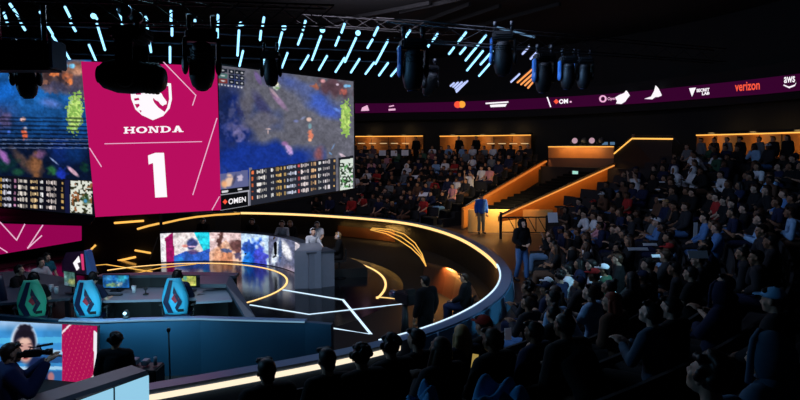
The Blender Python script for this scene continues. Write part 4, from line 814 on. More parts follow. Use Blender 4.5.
# microphone pole and gear near the stage front
g = P(170.5, 392, 10.2); e = empty('microphone_stand', (g.x, g.y, PITZ), 0, 'thin black microphone stand in front of the blue fascia', 'stand')
mb = MB(); mb.tube([(0, 0, .02), (0, 0, P(170, 330, 10.2).z-PITZ-.02)], .014); local(mb, 'pole', M['black'], e); mb = MB(); mb.tube([(0, 0, 0), (0, 0, .02)], .15, 16); local(mb, 'base', M['black'], e); mb = MB(); mb.ell((0, 0, P(170, 330, 10.2).z-PITZ), (.035, .035, .045)); local(mb, 'microphone', M['blackm'], e)
g = P(143, 372, 9.6); zt = P(143, 362, 9.6).z
e = empty('equipment_cart', (g.x, g.y, PITZ), 0, 'black equipment cart with small grey gear beside the standing technician', 'cart')
mb = MB(); mb.box((0, 0, (zt-PITZ)/2-.02), (.55, .4, zt-PITZ-.1), bev=.02); local(mb, 'body', M['black'], e)
mb = MB(); mb.box((-.15, 0, zt-PITZ+.0), (.14, .2, .1), bev=.01); mb.box((.05, 0, zt-PITZ), (.1, .15, .08), bev=.01); mb.tube([(.2, 0, zt-PITZ-.05), (.2, 0, zt-PITZ+.08)], .03); local(mb, 'gear', M['grey'], e)
g = P(138.5, 317, 12.0); e = empty('camera', (g.x, g.y, .515), 0, 'small robotic camera with a white ring on top of the stage fascia', 'camera'); mb = MB(); mb.tube([(0, 0, 0), (0, 0, .05)], .06, 14); mb.ell((0, 0, .1), (.06, .06, .06)); local(mb, 'body', M['black'], e); mb = MB(); mb.tube([(0, -.066, .1), (0, -.055, .1)], .035, 14); local(mb, 'lens_ring', M['white'], e)
e.location = (g.x, 11.47, .515)
# ---------------------------------------------------------------- ceiling light tubes
def PL(px, py, off=0):
    d = ray(px, py); y = (7.9+off)/(d.z/d.y+.29); return P(px, py, y)
T1 = [(10,4,18,16),(19,20,25,30),(40,12,44,17),(44.5,21,52.5,34),(52.5,36,57,42.5),(61,44.5,70.5,61),(4,13,8,25),(65,7,70.5,18),(70.5,22.5,75.5,31),(94,14.5,97,19),(97,24,105,50),(89,45,96,61),(118,9.5,122.5,20),(122,24,125,30),(145.5,17,147,20),(147,26,151,52),(171,11,171,22),(172,26,172,35.5),(170,47,170,62.5),(195,20,195,23),(195,27.5,195,35.5),
(218,15,218,25),(217.5,29,217.5,37.5),(219,49.5,218.5,65),(239,30.5,237.5,55.5),(243,51,239.5,66),(264,17.5,262.5,27),(261,31,260,40),(266,52.5,262,67),(282,32.5,275.5,57),(287.5,53,282,67.5),(305.5,21,303,30),(302,34,298,44.5),(308.5,55.5,300.5,69),(321,36,312,60),(327,56,319,70),(344.5,24,341.5,32.5),(339,37,335.5,45.5),(344.5,58,335.5,72),(356,38,345,62),(359.5,59,351,72.5),(378,27.5,374,35.5),(372.5,39.5,367.5,48),(388,40.5,375.5,64),(374,62.5,365.5,74),(388,63,379,75.5),(400,65.5,391,76),(410,30.5,405,38),(402,43,398,49),
(437.5,34,432.5,41),(429,45,426,50),(466,32.5,458,42.5),(465.5,47.5,460,54),(454,47.5,449,54),(486,35.5,465.5,60.5),(483,51,467,70.5),(492.5,51,480.5,64.5),(493,60,479,76)]
T2 = [(529,47,522.5,54),(538,51,530.5,59),(519.5,74,511,82),(467.5,81,456.5,92),(465,82.5,456,90.5),(462,82,455,88.5),(458,82.5,453,87),(454,83,450.5,86)]
T3 = [(535,67,517.5,82.5),(536,71,521,84.5),(534,77,525,85.5),(533,82,528,88),(549,66,543,71),(553,67,549,71)]
def place_word(x, y, i): 
    h = 'over the left game screen' if x < 84 else 'above the magenta panel' if x < 216 else 'above the right game screen' if x < 345 else 'right of the video screens'
    return h
cnt = {}
rowname = lambda y: 'top' if y < 24 else 'upper' if y < 40 else 'middle' if y < 54 else 'lower'
allt = [(t, M['tube'], 'white blue') for t in T1]+[(t, M['tubew'], 'pale white') for t in T2]+[(t, M['tubeo'], 'orange') for t in T3]
tot = {}
for t, m, cn_ in allt: k = (cn_, place_word(t[0], 0, 0), rowname(t[1])); tot.setdefault(k, []).append(t)
ORDW = ['first', 'second', 'third', 'fourth', 'fifth', 'sixth', 'seventh', 'eighth', 'ninth', 'tenth', 'eleventh', 'twelfth', 'thirteenth', 'fourteenth', 'fifteenth']
for k, l in tot.items(): l.sort()
for t, m, cn_ in allt:
    k = (cn_, place_word(t[0], 0, 0), rowname(t[1])); i = tot[k].index(t)
    a, b = PL(t[0], t[1]), PL(t[2], t[3]); small = t[0] > 445
    e = empty('light_tube', (a+b)/2, 0, '%s ceiling tube %s, %s from left, %s row' % (k[0], k[1], ORDW[i], k[2]), 'light tube', 'glowing tubes hung below the ceiling')
    mb = MB(); mb.tube([a, b], .031 if not small else .03, 8); mb.build('lamp', m, e)
    up = Vector((0, .1, .35)).normalized()*.055; dd = (b-a).normalized()
    mb = MB(); mb.tube([a-dd*.05+up, b+dd*.05+up], .03, 6); mb.build('holder', M['blackm'], e)
for i, (x, y) in enumerate([(241, 24.5), (284, 27.5), (322.5, 30), (358, 33), (13, 52), (39, 52), (93.5, 16)]):
    c = PL(x, y); mb = MB(); mb.ell(c, (.07, .07, .07)); e = tag(mb.build('bulb_light', M['tube']), 'tiny round white lamp among the ceiling tubes, %s' % ['first above the right screen', 'second above the right screen', 'third above the right screen', 'fourth above the right screen', 'left one above the left screen', 'right one above the left screen', 'near the top left tubes'][i], 'lamp', 'round lamps among the tubes')
# ---------------------------------------------------------------- trusses
def truss(name, a, b, w, label, n=24, m='blackm', r=.022):
    a, b = Vector(a), Vector(b); e = empty(name, (a+b)/2, 0, label, 'truss'); t = (b-a).normalized(); s_ = t.cross(Vector((0, 0, 1))).normalized()*w/2; u = Vector((0, 0, w/2))
    cor = [s_+u, -s_+u, -s_-u, s_-u]; mb = MB()
    for c in cor: mb.tube([a+c, b+c], r, 6)
    mb.build('chords', M[m], e); mb = MB()
    for i in range(n):
        p, q = a+(b-a)*i/n, a+(b-a)*(i+1)/n
        for k in range(4): mb.tube([p+cor[k], q+cor[(k+1) % 4]], r*.5, 5, caps=False)
    mb.build('braces', M[m], e); return e
M['truss'] = mat('truss_alloy', rgb(70, 80, 95), .4, metal=.6, noise=.2)
truss('lighting_truss', P(-80, 8, 6.3), P(330, 17, 8.6), .26, 'dark truss across the top left carrying the big moving lights', 14, 'black', .014)
truss('lighting_truss', P(390, 30, 10.5), P(720, 56, 15), .3, 'dark truss right of centre carrying the blue rimmed lights', 14, 'black', .012)
truss('lighting_truss', P(-80, -8, 23), P(460, 30, 24), .4, 'thin far truss line above the rows of ceiling tubes', 30, 'black', .012)
for i, (x0, y0, x1, y1) in enumerate([(-20, 22, 400, 43), (-20, 36, 400, 52), (-20, 52, 400, 62)]):
    a, b = PL(x0, y0, .25), PL(x1, y1, .25); mb = MB(); mb.tube([a, b], .025, 6); tag(mb.build('tube_carrier', M['truss']), ['uppermost', 'middle', 'lowest'][i]+' of three thin bars that carry the ceiling tubes', 'bar')
mb = MB(); q = [P(497.5, 27.5, 15), P(534, 37, 16)]; mb.tube(q, .03); tag(mb.build('light_bar', glow('dimblue', rgb(110, 150, 190), .7)), 'thin bluish light line high at centre right', 'light bar')
for i, (x0, y0, x1, y1) in enumerate([(400, 12, 520, -14), (418, 24, 470, 4), (440, 26, 500, 6), (330, 22, 430, 3), (470, 28, 560, 4), (0, 12, 60, 0)]):
    a, b = P(x0, y0, 24), P(x1, y1, 17); a.z = b.z = 9.5; a = G(x0, y0, 9.5); b = G(x1, max(y1, -20), 9.5); mb = MB(); mb.box((a+b)/2, ((b-a).length, .12, .15), Matrix.Rotation(math.atan2((b-a).y, (b-a).x), 3, 'Z')); structure(mb.build('trim_ceiling_beam', M['ceil']))
# ---------------------------------------------------------------- moving head lights
def moving_head(loc, s, yaw, tilt, label, hang=None, rimlit=None):
    e = empty('moving_light', loc, yaw, label, 'stage light', 'moving lights under the trusses'); e.scale = (s, s, s)
    mb = MB(); mb.box((0, 0, .40), (.40, .30, .13), bev=.03); mb.box((0, -.14, .42), (.3, .06, .08), bev=.02); local(mb, 'base_box', M['black'], e)
    for sx in (-1, 1):
        mb = MB(); mb.tube([(sx*.15, 0, .48), (sx*.15, 0, .60)], .03); mb.tube([(sx*.15-.03, 0, .60), (sx*.15+.03, 0, .60)], .06, 12); local(mb, 'clamp', M['blackm'], e)
        mb = MB(); mb.box((sx*.21, 0, .16), (.055, .16, .40), bev=.02); mb.ell((sx*.21, 0, 0), (.045, .10, .12)); local(mb, 'yoke_arm', M[rimlit or 'black'] if sx < 0 or not rimlit else M['black'], e)  # blue rim light is put into the left arm's colour
    mb = MB(); mb.box((0, 0, .33), (.44, .16, .05), bev=.015); mb.tube([(0, 0, .35), (0, 0, .38)], .08, 14); local(mb, 'yoke_bridge', M['black'], e)
    L = .56; mb = MB(); mb.tube([(0, -.30, 0), (0, -.27, 0), (0, -.12, 0), (0, .0, 0), (0, .14, 0), (0, .27, 0), (0, .31, 0)], [.10, .125, .145, .165, .165, .13, .09], 20); 
    for i in range(4): mb.tube([(0, -.24+.035*i, 0), (0, -.228+.035*i, 0)], .152, 20)
    h = local(mb, 'lamp_head', M['black'], e, rot=(tilt, 0, 0)); mb = MB(); mb.tube([(0, .305, 0), (0, .325, 0)], .085, 18); l = local(mb, 'lens', M['lens'], h)
    return e
def mh(px, py, d, s, yaw, tilt, label, rimlit=None): return moving_head(P(px, py, d), s, yaw, tilt, label, None, rimlit)
mh(133, 77, 6.0, .98, R(93), R(4), 'large black moving light lying level, in front of the magenta panel')
mh(26, 79, 6.6, .62, R(10), R(-75), 'black moving light pointing down at the top left, before the left game screen')
mh(202, 66, 6.8, .82, R(20), R(-60), 'black moving light pointing down over the right corner of the magenta panel')
mh(271, 72, 9.0, .62, R(0), R(-80), 'small black moving light before the top edge of the right game screen')
mh(413, 70, 9.8, 1.0, R(10), R(-85), 'blue rimmed moving light just right of the right game screen', 'fin_rimlight')
mh(503, 58, 11.5, 1.0, R(-10), R(-80), 'blue rimmed moving light at centre, left of the orange tubes', 'fin_rimlight')
mh(544, 77, 12.2, .95, R(10), R(-80), 'brightest blue rimmed moving light beside the orange tubes', 'fin_rimlight')
mh(568, 76, 13.0, .85, R(5), R(-80), 'dim blue moving light, first one right of the orange tubes', 'fin_rimlight')
mh(584, 76, 13.6, .85, R(5), R(-80), 'dim blue moving light, second one right of the orange tubes', 'fin_rimlight')
mh(430, 84, 13, .8, R(30), R(-60), 'small dark moving light low beside the ribbon screen', None)
# big dark box fixture at top left
c = P(30, 57, 6.2); e = empty('lamp_box', c, 0, 'large black lamp housing with a blue lit end at the top left', 'stage light')
mb = MB(); mb.box((-.16, 0, 0), (.86, .3, .28), bev=.03); local(mb, 'housing', M['black'], e); mb = MB(); mb.box((.285, -.02, .01), (.03, .28, .27), bev=.01); local(mb, 'lit_end', M['fin_rimlight'], e);  # blue plate stands for blue light falling on the housing end
for x in (-.3, .15): mb = MB(); mb.tube([(x, 0, .13), (x, 0, .5)], .025); local(mb, 'hanger', M['blackm'], e)
# four round lamps on the landing
for i, (x, y) in enumerate([(574, 141), (583.5, 141), (591, 141), (600.5, 141)]):
    c = P(x, y+4.3, 33.3-i*.3); c.z = LA.z+.052+.0; e = empty('round_lamp', (c.x, c.y, c.z), 0, ['pinkish round lamp on the landing parapet, leftmost', 'dark round lamp between the two pinkish ones on the landing parapet', 'pinkish round lamp on the landing parapet, right of its dark neighbour', 'dark round lamp on the landing parapet, rightmost'][i], 'lamp', 'round lamps on the landing parapet')
    mb = MB(); mb.tube([(-.12, 0, 0), (.12, 0, 0)], .02); mb.tube([(0, 0, 0), (0, 0, .12)], .02); mb.tube([(-.2, 0, .1), (-.2, 0, .24)], .015); mb.tube([(.2, 0, .1), (.2, 0, .24)], .015); mb.tube([(-.2, 0, .1), (.2, 0, .1)], .015); local(mb, 'yoke', M['blackm'], e)
    mb = MB(); mb.tube([(0, .1, .24), (0, -.12, .24)], [.12, .18], 18); local(mb, 'housing', M['blackm'], e)
    mb = MB(); mb.tube([(0, -.122, .24), (0, -.13, .24)], .15, 18); local(mb, 'lens', glow('lens_pink', rgb(205, 165, 180), .8) if i % 2 == 0 else M['dgrey'], e)
for i, (x, w) in enumerate(((605.5, .3), (613, .24))):
    c = P(x, 146, 32.2); e = empty('laptop', (c.x, c.y, LA.z+.052), 0, ['blue lit laptop on the landing parapet, nearer the lamps', 'blue lit laptop at the right end of the landing parapet'][i], 'laptop', 'laptops on the landing'); mb = MB(); mb.box((0, 0, .01), (w, .2, .016)); local(mb, 'base', M['blackm'], e); mb = MB(); mb.box((0, .1, .09), (w, .012, .15), Matrix.Rotation(-.15, 3, 'X')); local(mb, 'lid', glow('laptop_blue', rgb(100, 140, 180), .6), e)
# ---------------------------------------------------------------- people
def fuse(mb, voxel, ratio, name, mats, relax=2):
    """joins overlapping volumes into one continuous skin"""
    me = bpy.data.meshes.new(name); me.from_pydata([Vector(v) for v in mb.v], [], mb.f); o = bpy.data.objects.new(name, me); COL.objects.link(o)
    m = o.modifiers.new('r', 'REMESH'); m.mode = 'VOXEL'; m.voxel_size = voxel; m.use_smooth_shade = True
    if relax: s = o.modifiers.new('s', 'SMOOTH'); s.factor = .5; s.iterations = relax
    if ratio < 1: d = o.modifiers.new('d', 'DECIMATE'); d.ratio = ratio
    bpy.context.view_layer.update(); out = bpy.data.meshes.new_from_object(o.evaluated_get(bpy.context.evaluated_depsgraph_get())); bpy.data.objects.remove(o)
    out.name = name; out.materials.clear()
    for x in mats: out.materials.append(x)
    out.polygons.foreach_set('use_smooth', [True]*len(out.polygons)); return out
V = Vector
class Pose: pass
def pose(kind, **k):
    p = Pose(); p.kind = kind
    if kind == 'sit':
        ln = k.get('lean', 0); y = lambda z: (z-.5)*ln     # forward lean
        p.hip = V((0, 0, .50)); p.waist = V((0, -.02+y(.70), .70)); p.chest = V((0, -.01+y(.9), .90-abs(ln)*.05)); p.neck = V((0, .0+y(1.06), 1.06-abs(ln)*.1)); p.head = p.neck+V((0, .035+.03*ln, .135))
        kn = k.get('knee', .12); p.knee = [V((s*kn, .44, .50)) for s in (-1, 1)]; p.ank = [V((s*(kn+.0), .42+k.get('foot', 0), .09)) for s in (-1, 1)]
        p.toe = [a+V((s*.03, .17, -.05)) for s, a in zip((-1, 1), p.ank)]
    else:
        p.hip = V((0, 0, .93)); p.waist = V((0, 0, 1.08)); p.chest = V((0, .0, 1.28)); p.neck = V((0, .0, 1.47)); p.head = V((0, .03, 1.60))
        st = k.get('stride', 0); p.knee = [V((-.09, .03+st*.12, .50)), V((.09, .03-st*.04, .50))]; p.ank = [V((-.10, st*.18, .09)), V((.10, -st*.16, .09))]
        p.toe = [a+V((s*.03, .17, -.05)) for s, a in zip((-1, 1), p.ank)]
    p.hipj = [p.hip+V((s*.09, 0, 0)) for s in (-1, 1)]
    p.sh = [p.neck+V((s*.175, -.01, -.06)) for s in (-1, 1)]
    p.turn = k.get('turn', 0); p.nod = k.get('nod', 0)
    p.arm = k['arm']                    # [(elbow, wrist, hand dir)] for left(-x), right(+x), absolute
    return p
def headrot(p): return Matrix.Rotation(p.turn, 3, 'Z') @ Matrix.Rotation(-p.nod, 3, 'X')
def hand(mb, w, d, side, curl=.5):
    d = d.normalized(); up = V((0, 0, 1)); sd = d.cross(up)
    if sd.length < .2: sd = V((1, 0, 0))
    sd.normalize(); nrm = sd.cross(d).normalized(); rot = Matrix((sd, d, nrm)).transposed()
    mb.ell(w+d*.055, (.040, .055, .019), rot)
    for i, (o, l) in enumerate(((-.030, .062), (-.010, .075), (.010, .07), (.029, .055))):
        a = w+d*.085+sd*o; b = a+d*l*.55-nrm*curl*.012; c = b+d*l*.35-nrm*curl*.035; e = c+d*l*.12-nrm*curl*.03
        mb.tube([a, b, c, e], [.0100, .0095, .0088, .007], 7)
    t = w+d*.03+sd*side*.03; mb.tube([t, t+d*.03+sd*side*.028, t+d*.06+sd*side*.034-nrm*.012], [.013, .011, .009], 7)
def head_geo(mb, c, rt):
    A = lambda x, y, z: c+rt@V((x, y, z))
    mb.ell(A(0, -.008, .025), (.074, .094, .088), rt); mb.ell(A(0, .022, -.035), (.058, .068, .075), rt); mb.ell(A(0, .052, -.085), (.030, .032, .026), rt)
    mb.ell(A(0, .078, .022), (.050, .016, .012), rt); mb.tube([A(0, .083, .012), A(0, .098, -.018), A(0, .104, -.030)], [.009, .012, .014], 8); mb.ell(A(0, .092, -.034), (.019, .012, .009), rt)
    mb.ell(A(0, .081, -.060), (.025, .011, .007), rt); mb.ell(A(0, .078, -.070), (.021, .011, .007), rt)
    for s in (-1, 1): mb.ell(A(s*.078, -.005, -.005), (.010, .020, .030), rt); mb.ell(A(s*.040, .055, -.025), (.022, .022, .026), rt); mb.ell(A(s*.031, .074, .003), (.013, .011, .008), rt)
def body_mesh(p, name='body', voxel=.0085, ratio=.22):
    mb = MB(); rt = headrot(p); head_geo(mb, p.head, rt)
    mb.tube([p.chest+V((0, 0, .05)), p.neck, p.head+V((0, -.015, -.03))], [.075, .055, .052], 12)
    mb.tube([p.hip-V((0, 0, .06)), p.hip+V((0, 0, .04)), p.waist, p.chest, p.neck-V((0, 0, .06)), p.neck-V((0, 0, .01))], [.13, .155, .135, .160, .13, .06], 16, sq=.66)
    mb.tube([p.sh[0], p.neck-V((0, 0, .05)), p.sh[1]], [.055, .07, .055], 10)
    for i, s in enumerate((-1, 1)):
        el, wr, hd = p.arm[i]; mb.tube([p.sh[i], (p.sh[i]+el)/2, el], [.054, .048, .040], 10); mb.tube([el, el+(wr-el)*.35, wr], [.040, .038, .026], 10); mb.ell(el, (.041, .041, .041)); mb.ell(p.sh[i], (.056, .056, .056))
        hand(mb, wr, hd, -s, .6)
        mb.tube([p.hipj[i], (p.hipj[i]+p.knee[i])/2, p.knee[i]], [.088, .075, .058], 12); mb.ell(p.knee[i], (.058, .058, .058)); mb.tube([p.knee[i], p.knee[i]+(p.ank[i]-p.knee[i])*.35, p.ank[i]], [.056, .054, .036], 12)
        mb.tube([p.ank[i]-V((0, .03, .02)), p.toe[i]], [.04, .035], 10, sq=.8)
    me = fuse(mb, voxel, ratio, name, [M['skin'], M['eye'], M['lip']])
    inv = rt.transposed(); eyes = [V((s*.031, .084, .003)) for s in (-1, 1)]
    for f in me.polygons:
        q = inv@(f.center-p.head)
        if min((V(((q.x-e.x)/1.5, q.y-e.y, (q.z-e.z)*1.3))).length for e in eyes) < .0085: f.material_index = 1
        elif abs(q.x) < .024 and abs(q.z+.065) < .011 and q.y > .078: f.material_index = 2
    return me
def top_mesh(p, sleeve=1.0, puff=.018, long_=.06, name='top', hood=False):
    mb = MB(); g = puff
    mb.tube([p.hip-V((0, 0, long_*.5)), p.hip+V((0, 0, .05)), p.waist, p.chest, p.neck-V((0, 0, .07)), p.neck-V((0, 0, .015))], [.150+g, .165+g, .150+g, .172+g, .145+g, .066+g*.6], 18, sq=.70)
    mb.tube([p.sh[0], p.neck-V((0, 0, .055)), p.sh[1]], [.060+g, .072+g, .060+g], 12)
    for i in range(2):
        el, wr, hd = p.arm[i]; mb.ell(p.sh[i], (.060+g,)*3)
        if sleeve >= 1: mb.tube([p.sh[i], (p.sh[i]+el)/2, el], [.058+g, .052+g, .046+g], 12); mb.ell(el, (.046+g,)*3); mb.tube([el, el+(wr-el)*.5, el+(wr-el)*.97], [.046+g, .044+g, .034+g*.6], 12)
        else: mb.tube([p.sh[i], p.sh[i]+(el-p.sh[i])*.75], [.058+g, .058+g], 12)
    return fuse(mb, .015, .5, name, [M['cloth']])
def trousers_mesh(p):
    mb = MB(); g = .014
    mb.tube([p.hip-V((0, 0, .09)), p.hip, p.hip+V((0, 0, .07))], [.14+g, .158+g, .150+g], 16, sq=.72)
    for i in range(2):
        mb.tube([p.hipj[i], (p.hipj[i]+p.knee[i])/2, p.knee[i]], [.092+g, .082+g, .065+g], 12); mb.ell(p.knee[i], (.065+g,)*3); mb.tube([p.knee[i], p.knee[i]+(p.ank[i]-p.knee[i])*.4, p.ank[i]+V((0, 0, .02))], [.062+g, .060+g, .052+g], 12)
    return fuse(mb, .016, .5, 'trousers', [M['cloth']])
def shoe_mesh(p, i):
    mb = MB()
    if True: a, t = p.ank[i], p.toe[i]; mb.tube([V((a.x, a.y-.06, .045)), V((a.x, a.y, .055)), V((t.x, t.y-.04, .042)), V((t.x, t.y+.04, .032))], [.036, .045, .045, .026], 10, sq=.85); mb.tube([V((a.x, a.y-.01, .05)), V((a.x, a.y-.01, .12))], [.045, .046], 10)
    return fuse(mb, .011, .5, 'shoe', [M['cloth']])
def hair_mesh(style):
    mb = MB()
    def cap(sx=.084, sy=.104, sz=.096, oy=-.018, oz=.030):
        nu, nv = 20, 12; vs = []; fs = []
        for j in range(nv+1):
            t = PI*.0+PI*.72*j/nv
            for i in range(nu):
                q = 2*PI*i/nu; x, y, z = math.sin(t)*math.cos(q), math.sin(t)*math.sin(q), math.cos(t); k = 1.0
                if y > .30 and z < .42: k = .80             # off the face
                if abs(x) > .80 and z < -.1 and y > -.2: k = .86
                vs.append(V((x*sx*k, oy+y*sy*k, oz+z*sz*(1 if k == 1 else .9))))
        for j in range(nv):
            for i in range(nu): fs.append((j*nu+i, (j+1)*nu+i, (j+1)*nu+(i+1) % nu, j*nu+(i+1) % nu))
        fs.append(tuple(nv*nu+i for i in range(nu))); mb.add(vs, fs, 0, True)
    cap()
    if style == 'short':
        for q in range(9): a = PI*q/8; mb.ell((.055*math.cos(a), .055+.01*math.sin(a*3), .090+.012*math.sin(a)), (.026, .026, .018))
        mb.ell((0, -.075, -.035), (.058, .032, .05))
    if style in ('long', 'pony'):
        mb.ell((0, -.06, -.04), (.075, .05, .085))
    if style == 'long':
        for x, y, r_ in ((-.075, -.01, .026), (.075, -.01, .026), (-.055, -.06, .04), (.055, -.06, .04), (0, -.08, .045)):
            mb.tube([(x, y, .03), (x*1.08, y-.01, -.08), (x*1.15, y-.02, -.2), (x*1.0, y-.02, -.30)], [r_*.9, r_*1.05, r_, r_*.5], 10)
    if style == 'pony': mb.tube([(0, -.09, .05), (0, -.15, .02), (0, -.16, -.10), (0, -.14, -.2)], [.02, .03, .028, .01], 10)
    if style == 'bun': mb.ell((0, -.05, .135), (.042, .042, .038)); mb.ell((0, -.07, -.03), (.06, .03, .05))
    if style == 'curly':
        rr = random.Random(3)
        for i in range(46):
            t = rr.uniform(0, 1.75); q = rr.uniform(0, 2*PI); x, y, z = math.sin(t)*math.cos(q), math.sin(t)*math.sin(q), math.cos(t)
            if y > .35 and z < .45: continue
            mb.ell((x*.092, -.018+y*.108, .035+z*.104), (.028, .028, .026), nu=8, nv=5)
    return fuse(mb, .010, .35, 'hair', [M['hair']], 1)
def cap_mesh():
    mb = MB(); nu, nv = 20, 8; vs = []; fs = []
    for j in range(nv+1):
        t = PI*.52*j/nv
        for i in range(nu): q = 2*PI*i/nu; vs.append(V((math.sin(t)*math.cos(q)*.090, -.006+math.sin(t)*math.sin(q)*.110, .045+math.cos(t)*.085)))
    for j in range(nv):
        for i in range(nu): fs.append((j*nu+i, (j+1)*nu+i, (j+1)*nu+(i+1) % nu, j*nu+(i+1) % nu))
    fs.append(tuple(nv*nu+i for i in range(nu))); mb.add(vs, fs, 0, True)
    mb.prism([(.07, .06, .052), (.06, .13, .046), (.03, .168, .044), (-.03, .168, .044), (-.06, .13, .046), (-.07, .06, .052)], (0, 0, .008))
    mb.ell((0, -.006, .132), (.01, .01, .006)); me = mb.build('cap', M['cloth']); d = me.data; bpy.data.objects.remove(me); return d
def hood_mesh():
    mb = MB(); nu, nv = 22, 12; vs = []; fs = []
    for j in range(nv+1):
        t = PI*.86*j/nv
        for i in range(nu):
            q = 2*PI*i/nu; x, y, z = math.sin(t)*math.cos(q), math.sin(t)*math.sin(q), math.cos(t); k = 1
            if y > .42 and -.75 < z < .55: k = .62
            vs.append(V((x*.118*(1 if k == 1 else .8), -.03+y*.135*k, .02+z*.15)))
    for j in range(nv):
        for i in range(nu): fs.append((j*nu+i, (j+1)*nu+i, (j+1)*nu+(i+1) % nu, j*nu+(i+1) % nu))
    mb.add(vs, fs, 0, True); mb.tube([(-.07, .05, -.13), (-.098, .032, -.04), (-.104, .028, .03), (-.078, .03, .115), (0, .035, .152), (.078, .03, .115), (.104, .028, .03), (.098, .032, -.04), (.07, .05, -.13)], .022, 8); mb.ell((0, -.06, -.12), (.12, .09, .06))
    me = mb.build('hood', M['cloth']); d = me.data; bpy.data.objects.remove(me); return d
def headset_mesh():
    mb = MB(); mb.tube([(.092*math.cos(a), -.01, .02+.115*math.sin(a)) for a in [PI*i/12 for i in range(13)]], .012, 8)
    for s in (-1, 1): mb.tube([(s*.075, -.005, -.005), (s*.108, -.005, -.005)], [.042, .038], 16)
    mb.tube([(-.095, .02, -.03), (-.08, .09, -.065), (-.03, .115, -.07)], .005, 6); mb.ell((-.025, .116, -.07), (.012, .01, .01))
    me = mb.build('headset', M['cloth']); d = me.data; bpy.data.objects.remove(me); return d
def L(x, y, z): return V((x, y, z))
POSES = {
 'lap':   pose('sit', arm=[(L(-.22, .06, .76), L(-.11, .27, .63), L(.5, 1, -.2)), (L(.22, .06, .76), L(.11, .27, .63), L(-.5, 1, -.2))]),
 'lean':  pose('sit', lean=.62, knee=.15, nod=.0, arm=[(L(-.22, .38, .62), L(-.06, .52, .74), L(.6, .6, .3)), (L(.22, .38, .62), L(.06, .52, .72), L(-.6, .6, .3))]),
 'chin':  pose('sit', lean=.2, turn=.25, arm=[(L(-.24, .10, .76), L(-.05, .25, .66), L(1, .3, -.1)), (L(.21, .22, .78), L(.06, .19, 1.01), L(-.3, -.1, 1))]),
 'phone': pose('sit', lean=.08, nod=-.35, arm=[(L(-.24, .12, .76), L(-.06, .33, .84), L(.3, 1, .5)), (L(.24, .12, .76), L(.06, .33, .84), L(-.3, 1, .5))]),
 'back':  pose('sit', lean=-.12, turn=-.3, knee=.16, foot=.08, arm=[(L(-.23, .05, .78), L(.02, .19, .80), L(1, .15, 0)), (L(.23, .05, .76), L(-.02, .21, .76), L(-1, .15, 0))]),
 'raise': pose('sit', lean=.05, arm=[(L(-.27, .16, .98), L(-.20, .26, 1.22), L(.1, .2, 1)), (L(.27, .16, .98), L(.20, .26, 1.22), L(-.1, .2, 1))]),
 'desk':  pose('sit', lean=.12, nod=-.1, arm=[(L(-.25, .16, .74), L(-.16, .42, .73), L(.2, 1, -.1)), (L(.25, .16, .74), L(.16, .42, .73), L(-.2, 1, -.1))]),
 'stand': pose('stand', arm=[(L(-.24, -.03, 1.15), L(-.25, .06, .90), L(0, .2, -1)), (L(.24, -.03, 1.15), L(.25, .06, .90), L(0, .2, -1))]),
 'walk':  pose('stand', stride=.7, nod=-.2, arm=[(L(-.25, .0, 1.16), L(-.13, .18, 1.05), L(1, .4, -.1)), (L(.25, .0, 1.16), L(.13, .18, 1.03), L(-1, .4, -.1))]),
 'cam':   pose('stand', arm=[(L(-.28, .16, 1.18), L(-.12, .38, 1.42), L(.3, .6, .6)), (L(.30, .14, 1.22), L(.20, .34, 1.50), L(-.3, .8, .3))]),
}
CACHE = {}
def mesh_of(kind, pz, *a):
    k = (kind, pz)+a
    if k not in CACHE:
        p = POSES.get(pz)
        CACHE[k] = {'body': lambda: body_mesh(p), 'tee': lambda: top_mesh(p, .7, .016, .06, 'shirt'), 'shirt': lambda: top_mesh(p, 1, .014, .05, 'shirt'), 'jacket': lambda: top_mesh(p, 1, .030, .12, 'jacket'),
            'trousers': lambda: trousers_mesh(p), 'shoe': lambda: shoe_mesh(p, a[0]), 'hair': lambda: hair_mesh(a[0] if a else 'short'), 'cap': cap_mesh, 'hood': hood_mesh, 'headset': headset_mesh}[kind]()
    return CACHE[k]
SK = [rgb(225, 180, 155), rgb(198, 150, 120), rgb(165, 118, 92), rgb(235, 195, 175), rgb(120, 82, 62)]
def child(nm, me, par, col, loc=None, rot=None):
    o = bpy.data.objects.new(nm, me); COL.objects.link(o); o.parent = par; o.color = (*col, 1)
    if loc is not None: o.location = loc
    if rot is not None: o.rotation_euler = rot.to_euler()
    return o
def person(loc, yaw, pz, label, top=('tee', (.5, .5, .5)), legs=(.03, .04, .07), hair=('short', (.02, .015, .01)), skin=0, extra=(), group=None, scale=1.0, shoes=(.3, .3, .3), legless=False):
    e = empty('person', loc, yaw, label, 'person', group); e.scale = (scale,)*3; p = POSES[pz]; rt = headrot(p)
    child('body', mesh_of('body', pz), e, SK[skin] if isinstance(skin, int) else skin)
    child('jacket' if top[0] == 'jacket' else 'shirt', mesh_of(top[0], pz), e, top[1]); child('trousers', mesh_of('trousers', pz), e, legs)
    if not legless: [child('shoe', mesh_of('shoe', pz, i), e, shoes) for i in range(2)]
    if hair[0] not in ('hood',): child('hair', mesh_of('hair', None, hair[0]), e, hair[1], p.head, rt)
    if hair[0] == 'hood': child('hood', mesh_of('hood', None), e, hair[1], p.head, rt)
    for x, c in extra: child(x, mesh_of(x, None), e, c, p.head, rt)
    return e
HC = {'black': rgb(22, 18, 18), 'brown': rgb(62, 42, 30), 'blond': rgb(190, 150, 100), 'red': rgb(140, 60, 40), 'grey': rgb(130, 125, 122)}
